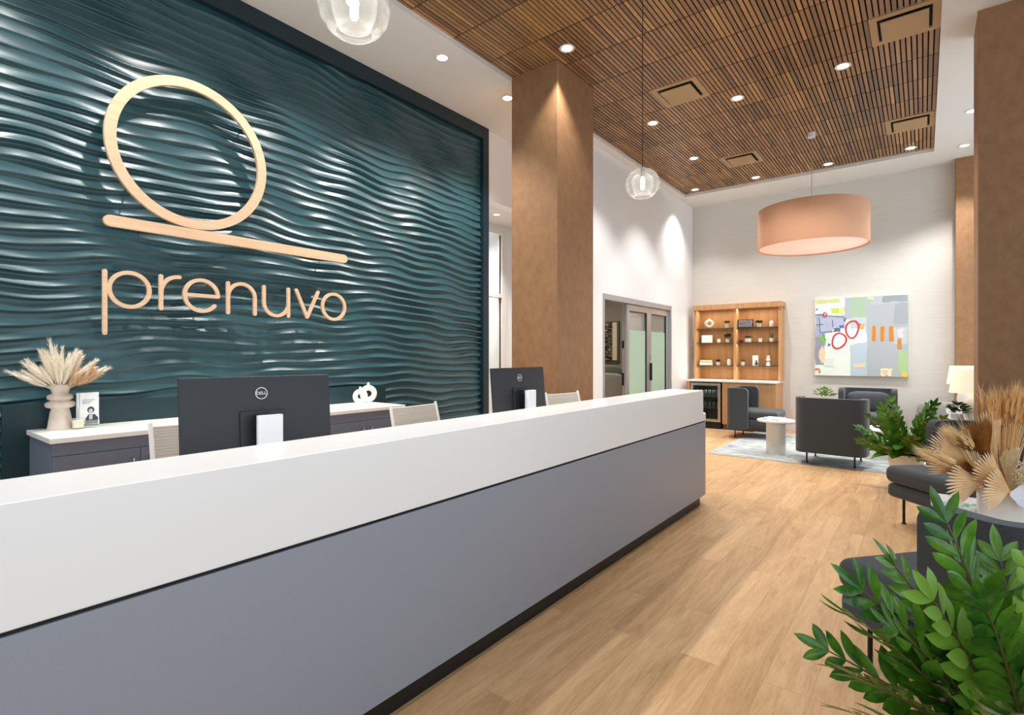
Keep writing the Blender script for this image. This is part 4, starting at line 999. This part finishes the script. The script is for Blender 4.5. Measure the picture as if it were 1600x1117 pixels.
# ------------------------------------------------------------------ sofa, lamps and small things at the right
sf = thing('low_sofa', 'low grey sofa against the back wall, under the table lamps', 'sofa', (.10, 10.3, 0))
obj('backrest', cushion(B(), -.18, .36, .18, .34, .20, .67, p=9), grey_fab, sf); obj('seat', cushion(B(), -.18, .36, -.30, .24, .16, .44, p=9), grey_fab, sf)
for sx in (-.12, .30):
    for y in (-.24, .28): obj('leg', tube(B(), [(sx, y, 0), (sx, y, .2)], .012), black_metal, sf)
def make_lamp():
    t = thing('table_lamp', 'x', 'lamp', group='cream table lamps at the right')
    obj('lamp_base', lathe(B(), [(0, 0), (.08, 0), (.085, .02), (.06, .06), (.09, .16), (.075, .26), (.02, .33), (.015, .36), (0, .36)], n=36, cap=False), white_cer, t, smooth=True)
    obj('lamp_neck', tube(B(), [(0, 0, .35), (0, 0, .60)], .006), chrome, t)
    obj('lamp_shade', lathe(B(), [(.20, .37), (.165, .62), (.162, .62), (.197, .37), (.20, .37)], n=48, cap=False), shade_m, t, smooth=True)
    return t
def end_table(x, y, w, h, lb, m=solid):
    t = thing('end_table', lb, 'side table', (x, y, 0)); part('table_top', [(-w, w, -w, w, h-.03, h)], m, t, bevel=.003)
    for sx in (-1, 1):
        for sy in (-1, 1): obj('leg', box(B(), sx*(w-.03)-.012, sx*(w-.03)+.012, sy*(w-.03)-.012, sy*(w-.03)+.012, 0, h-.03), m, t)
    return t
end_table(.46, 9.60, .2, .62, 'white end table under the farther cream lamp')
end_table(.42, 7.42, .26, .62, 'white end table under the nearer cream lamp, behind the tan column')
la = make_lamp(); la.location = (.46, 9.60, .621); la['label'] = 'farther cream-shaded table lamp, its shade rising left of the nearer one'
lb_ = copy_tree(la); lb_.location = (.42, 7.42, .621); lb_['label'] = 'nearer cream-shaded table lamp, lower shade beside the big tan column'
bushy('eucalyptus_vase', 'dark round-leaved eucalyptus in a glass vase beside the nearer table lamp', .30, .621, .035, .10, .07, .18, 90, .035, leaf_c, y=7.23, potm=clear, group=None, seed=12)
tr = obj('serving_tray', box(box(B(), -.09, .09, -.07, .07, 0, .01), -.09, .09, -.07, -.062, .01, .035), mat('dark_tray', s(40, 44, 50), .4)); tr.location = (.28, 7.10, .621); tag(tr, 'small dark tray on the white table by the nearer lamp', 'tray')
tr.location = (.34, 6.98, .0); tr.location.x = .27; tr.location.z = .621; tr.location.y = 7.30
# plant by the back wall
bt = thing('plant_stand', 'small white stand holding the light green plant by the back wall', 'plant stand', (-1.33, 10.45, 0)); obj('stand_top', lathe(B(), [(0, .47), (.14, .47), (.14, .49), (0, .49)], n=32, cap=False), solid, bt); obj('stand_column', lathe(B(), [(0, 0), (.06, 0), (.04, .03), (.04, .47), (0, .47)], n=24, cap=False), solid, bt, smooth=True)
bushy('potted_plant', 'light green leafy plant left of the chair below the painting', -1.33, .491, .07, .12, .15, .24, 110, .035, leaf_b, y=10.45, group=None, seed=15)

# ------------------------------------------------------------------ zz plants
def frond(length, bend, az, tilt, n, lw, ll, seed, young=False):
    """arched stem with paired glossy leaflets"""
    r = random.Random(seed); V = []; F = []; mi = []
    P = []; steps = 14; d = Vector((math.sin(tilt)*math.cos(az), math.sin(tilt)*math.sin(az), math.cos(tilt))); out = Vector((math.cos(az), math.sin(az), 0)); p = Vector((0, 0, 0))
    for i in range(steps+1):
        P.append(p.copy()); t = i/steps
        dd = (d+out*bend*t*t).normalized(); p = p+dd*length/steps
    # stem
    for i, q in enumerate(P):
        rad = .0075*(1-.75*i/steps); t = (P[min(i+1, steps)]-P[max(i-1, 0)]).normalized(); a = t.cross(Vector((.3, .5, .1))).normalized(); b = t.cross(a)
        for k in range(6): V.append(q+rad*(a*math.cos(k*PI/3)+b*math.sin(k*PI/3)))
    for i in range(steps):
        for k in range(6): F.append((i*6+k, i*6+(k+1) % 6, i*6+6+(k+1) % 6, i*6+6+k)); mi.append(1)
    nf0 = len(F)
    for j in range(n):
        t = .22+.78*j/(n-1); k = t*steps; i = min(int(k), steps-1); q = P[i].lerp(P[i+1], k-i); tg = (P[i+1]-P[i]).normalized()
        sd = tg.cross(Vector((0, 0, 1)) if abs(tg.z) < .97 else out).normalized(); sd = (Matrix.Rotation(r.uniform(-.3, .3)+seed*1.7, 3, tg) @ sd)
        nn = sd.cross(tg).normalized()
        sz = 1-.35*abs(t-.55)/.45
        for sg in (-1, 1):
            dv = sd*sg*.80+tg*(.55+.5*t)+nn*r.uniform(-.1, .25)
            leafshape(V, F, q, dv, nn, ll*sz*r.uniform(.85, 1.1), lw*sz, fold=.22, segs=6, curl=.1)
    leafshape(V, F, P[-1], tg, nn, ll*.8, lw*.6, segs=6)
    mi += [0 if not young else 2]*(len(F)-nf0)
    return V, F, mi
def planter(name, label, loc, potr, poth, potm, fr_list, group=None):
    t = thing(name, label, 'plant', loc, group=group)
    obj('pot', lathe(B(), [(0, 0), (potr*.8, 0), (potr*.84, .01), (potr, poth), (potr*.93, poth), (potr*.9, poth*.88), (0, poth*.88)], n=48, cap=False), potm, t, smooth=True)
    obj('soil', lathe(B(), [(0, poth*.885), (potr*.9, poth*.885), (0, poth*.90)], n=32, cap=False), moss, t)
    for k, (L, bend, az, tilt, n, lw, ll, yg) in enumerate(fr_list):
        V, F, mi = frond(L, bend, math.radians(az), math.radians(tilt), n, lw, ll, k+1, yg)
        o = raw('frond', V, F, [leaf_a, stem_m, leaf_b], t, mi=mi); o.location = (.05*math.cos(math.radians(az)), .05*math.sin(math.radians(az)), poth*.85)
    return t
rp_ = random.Random(21); FR = [(L_, b_, az_, tl_, n_, rp_.uniform(.040, .050), rp_.uniform(.115, .14), y_) for L_, b_, az_, tl_, n_, y_ in (
    (.70, .25, 210, 11, 13, False), (.62, .55, 216, 38, 11, False), (.60, .6, 205, 30, 11, False), (.56, .75, 222, 48, 11, False), (.52, .9, 200, 50, 10, False), (.50, .9, 235, 52, 10, False),
    (.58, .35, 190, 22, 11, False), (.56, .3, 240, 18, 12, False), (.56, .25, 180, 8, 12, False), (.58, .2, 60, 6, 13, False), (.58, .3, 20, 14, 12, False), (.62, .4, 270, 22, 11, False),
    (.55, .6, 255, 38, 10, False), (.58, .3, 225, 24, 11, True), (.45, .9, 215, 60, 9, False), (.48, .8, 280, 45, 9, False), (.60, .4, 310, 25, 11, False), (.54, .2, 120, 8, 12, False), (.58, .5, 340, 30, 11, False), (.50, .6, 212, 30, 10, False), (.60, .12, 250, 5, 12, True))]
planter('floor_plant', 'big glossy green plant with arching stems in the near right corner', (.25, 1.87, 0), .17, .34, white_pot, FR)
FR2 = []
for k in range(30):
    az_ = rp_.uniform(0, 360); tl_ = (12, 28, 44, 60)[k % 4]; FR2.append(((.56, .50, .44, .38)[k % 4]*rp_.uniform(.9, 1.08), .3+.15*(k % 4), az_, tl_, 9, rp_.uniform(.045, .055), rp_.uniform(.11, .135), k % 7 == 3))
mp_ = planter('floor_plant', 'leafy green plant in a white pot on the floor, behind the second chair', (-.14, 6.88, 0), .155, .36, white_pot, FR2)
V = []; F = []; r = random.Random(9)
for i in range(40):
    a = r.random()*2*PI; rad = r.uniform(.04, .26); p = Vector((rad*math.cos(a)*.7, rad*math.sin(a)*.7, .34+r.uniform(.0, .16))); leafshape(V, F, p, Vector((math.cos(a), math.sin(a), r.uniform(-.3, .3))), Vector((0, 0, 1)), .20, .10, segs=6, fold=.12, curl=.2)
for i in range(26):
    pass
raw('trailing_leaves', V, F, leaf_a, mp_)

# ------------------------------------------------------------------ table with dried flowers between the two right chairs
ft = thing('cube_table', 'white square side table under the dried flowers, between the two right chairs', 'side table', (.32, 4.12, 0))
obj('table_body', box(B(), -.27, .27, -.27, .27, .0, .50), solid, ft, bevel=.004)
bk = thing('book', 'teal and white patterned book lying on the white side table by the dried flowers', 'book', (.16, 3.98, .501), math.radians(12))
obj('cover', box(box(B(), -.11, .11, -.085, .085, 0, .003), -.11, .11, -.085, .085, .022, .025), teal_book, bk); obj('pages', box(B(), -.107, .107, -.082, .082, .003, .022), paper, bk)
VX, VY = .40, 4.02
fv = obj('rectangular_vase', None or prism(B(), rrect(-.10, .10, -.085, .085, .02), 0, .165), white_cer, smooth=True); fv.location = (VX-.06, VY-.09, .501); tag(fv, 'cream rectangular vase holding the dried palm and wheat bouquet', 'vase')
VX -= .06; VY -= .09
rgt = Vector((.789, .614, 0)); fwd = Vector((-.614, .789, 0))   # bouquet faces the room
base = Vector((VX, VY, .66))
def fan(label, hr, hu, hf, ang, R, half, n, m, teeth=1.0, pleat=.006):
    """pleated fan leaf: hub offset from the vase mouth (right, up, away), direction from the vertical, length, half opening"""
    up = Vector((0, 0, 1)); a_ = math.radians(ang); half = math.radians(half)
    hub = rgt*hr+up*hu+fwd*hf; d = (rgt*math.sin(a_)+up*math.cos(a_)+fwd*random.uniform(-.15, .15)).normalized(); nrm = (-fwd-d*(-fwd).dot(d)).normalized(); sd = d.cross(nrm).normalized(); V = []; F = []
    for i in range(n):
        a0 = -half+2*half*i/n; a1 = -half+2*half*(i+1)/n; am_ = (a0+a1)/2
        f = lambda a, q, z: hub+(d*math.cos(a)+sd*math.sin(a))*q+nrm*(z+.05*(q/R)**2*R-.10*R*(a/half)**2)
        rl = R*(1-.22*(am_/half)**2)*random.uniform(.95, 1.04); b = len(V)
        V += [f(a0, R*.03, 0), f(a1, R*.03, 0), f(a0, rl*.70, -pleat), f(am_, rl*.74, pleat*1.2), f(a1, rl*.70, -pleat), f(am_, rl*(.74+.26*teeth), 0), f((a0+am_)/2, rl*(.72+.19*teeth), 0), f((a1+am_)/2, rl*(.72+.19*teeth), 0)]
        F += [(b, b+3, b+2), (b, b+1, b+3), (b+1, b+4, b+3), (b+2, b+3, b+5, b+6), (b+3, b+4, b+7, b+5)]
    t = thing('dried_palm_fan', label, 'dried palm', tuple(base), group='dried palm fans')
    raw('fan_leaf', V, F, m, t, smooth=False)
    obj('stem', tube(B(), [Vector((hr*.2, 0, -.14)), hub*.4+Vector((0, 0, -.03)), hub], .0035, 6), m, t)
fan('dark brown dried palm fan in the middle of the bouquet', -.075, .17, -.03, -34, .27, 36, 24, brown_leaf)
fan('brown palm fan half hidden low in the left of the bouquet', -.11, .07, -.02, -80, .21, 34, 14, brown_leaf)
fan('pale tan palm fan rising at the top middle of the bouquet', -.02, .14, .0, -10, .31, 20, 15, pale_leaf)
fan('pale cream palm fan at the upper left of the bouquet', -.13, .12, .02, -56, .30, 28, 18, pale_leaf)
fan('long narrow tan palm fan pointing left in the bouquet', -.12, .09, .0, -76, .32, 18, 11, tan_leaf)
fan('broad pale palm fan pointing down left over the white table', -.12, .05, -.05, -96, .26, 36, 15, pale_leaf)
fan('toothed pale palm fan low in front of the vase, left of the white one', -.045, .01, -.12, -80, .20, 50, 17, pale_leaf)
fan('tan toothed palm fan behind the low pale one', -.04, .04, -.07, -52, .24, 30, 13, pale_leaf)
fan('rounded cream pleated palm fan right of the brown fan', .01, .02, -.06, 3, .29, 19, 20, cream_leaf, .12, .003)
fan('upper bleached white palm fan beside the cream pleated one', .03, .06, -.04, 4, .24, 10, 9, bleached, .12, .003)
fan('low bleached white palm fan hanging in front of the vase', .01, .07, -.14, 200, .18, 38, 22, bleached, .12, .003)
fan('bleached white palm fan at the right edge of the view', .10, .08, -.03, 26, .24, 20, 14, bleached, .12, .003)
def wheat(name, label, tr_, tu, tf, spread, n, m, head=.10, seed=1):
    r = random.Random(seed); t = thing(name, label, 'dried wheat', tuple(base), group='dried wheat bunches'); V = []; F = []; V2 = []; F2 = []
    for i in range(n):
        d = rgt*(tr_+r.gauss(0, spread))+Vector((0, 0, 1))*(tu+r.gauss(0, spread*.55))+fwd*(tf+r.gauss(0, spread)); q = d; dn = d.normalized(); sd = dn.cross(-fwd).normalized()
        b = len(V); V += [Vector((0, 0, -.12))+sd*.0012, Vector((0, 0, -.12))-sd*.0012, q*.8-sd*.0012, q*.8+sd*.0012]; F.append((b, b+1, b+2, b+3))
        hd = head*r.uniform(.8, 1.1); s0 = q-dn*hd*.6
        for w_ in (sd, dn.cross(sd).normalized()):
            b = len(V2); V2 += [s0, s0+dn*hd*.3+w_*.010, s0+dn*hd*.8+w_*.007, s0+dn*hd, s0+dn*hd*.8-w_*.007, s0+dn*hd*.3-w_*.010]; F2.append((b, b+1, b+2, b+3, b+4, b+5))
        for k in range(16):
            a = s0+dn*hd*r.uniform(.1, .9); e = a+dn*r.uniform(.05, .10)+sd*r.uniform(-.03, .03)+dn.cross(sd)*r.uniform(-.02, .02); b = len(V2); V2 += [a+sd*.0011, a-sd*.0011, e]; F2.append((b, b+1, b+2))
    raw('stalks', V, F, m, t, smooth=False)['kind'] = 'stuff'; raw('ears', V2, F2, m, t, smooth=False)['kind'] = 'stuff'
wheat('dried_wheat_bunch', 'tall golden wheat bunch with long bristles at the top right of the bouquet', .05, .45, .0, .050, 120, wheat_m, seed=4)
wheat('dried_wheat_bunch', 'golden wheat bunch sticking out left of the bouquet', -.34, .17, .0, .028, 26, wheat_h, seed=5)
wheat('dried_wheat_bunch', 'pale feathery grass bunch at the upper left of the bouquet', -.24, .28, -.0, .03, 30, wheat_h, head=.07, seed=6)
def sprinkle(name, label, c, rad, n, m, sz, seed):
    r = random.Random(seed); V = []; F = []; V2 = []; F2 = []
    for i in range(n):
        p = Vector((r.gauss(0, 1), r.gauss(0, 1), r.gauss(0, 1))).normalized()*rad*r.random()**.4; q = rgt*c[0]+Vector((0, 0, 1))*c[1]+fwd*c[2]+p; b = len(V)
        V += [q+Vector((sz, 0, 0)), q+Vector((-sz, 0, 0)), q+Vector((0, sz, 0)), q+Vector((0, -sz, 0)), q+Vector((0, 0, sz)), q+Vector((0, 0, -sz))]
        F += [(b, b+2, b+4), (b+2, b+1, b+4), (b+1, b+3, b+4), (b+3, b, b+4), (b+2, b, b+5), (b+1, b+2, b+5), (b+3, b+1, b+5), (b, b+3, b+5)]
        if i % 4 == 0:
            b = len(V2); V2 += [Vector((.001, 0, -.05)), Vector((-.001, 0, -.05)), q]; F2.append((b, b+1, b+2))
    t = thing(name, label, 'dried flowers', tuple(base)); raw('blossoms', V, F, m, t, smooth=False)['kind'] = 'stuff'; raw('stems', V2, F2, stem_m if m is not breath else breath, t, smooth=False)['kind'] = 'stuff'
sprinkle('dried_flower_sprays', 'cream sprays of tiny dried blossoms right of the white fans', (.07, .10, -.13), .10, 1600, breath, .0042, 3)
sprinkle('dried_seed_sprays', 'dark thin seed sprays at the left edge of the bouquet', (-.36, .22, .04), .06, 140, seed_m, .0028, 8)
# strip leftover group on singletons and unlabelled structure properties
for o in list(bpy.data.objects):
    if o.parent is None and o.get('kind') == 'structure' and 'label' in o: del o['label']
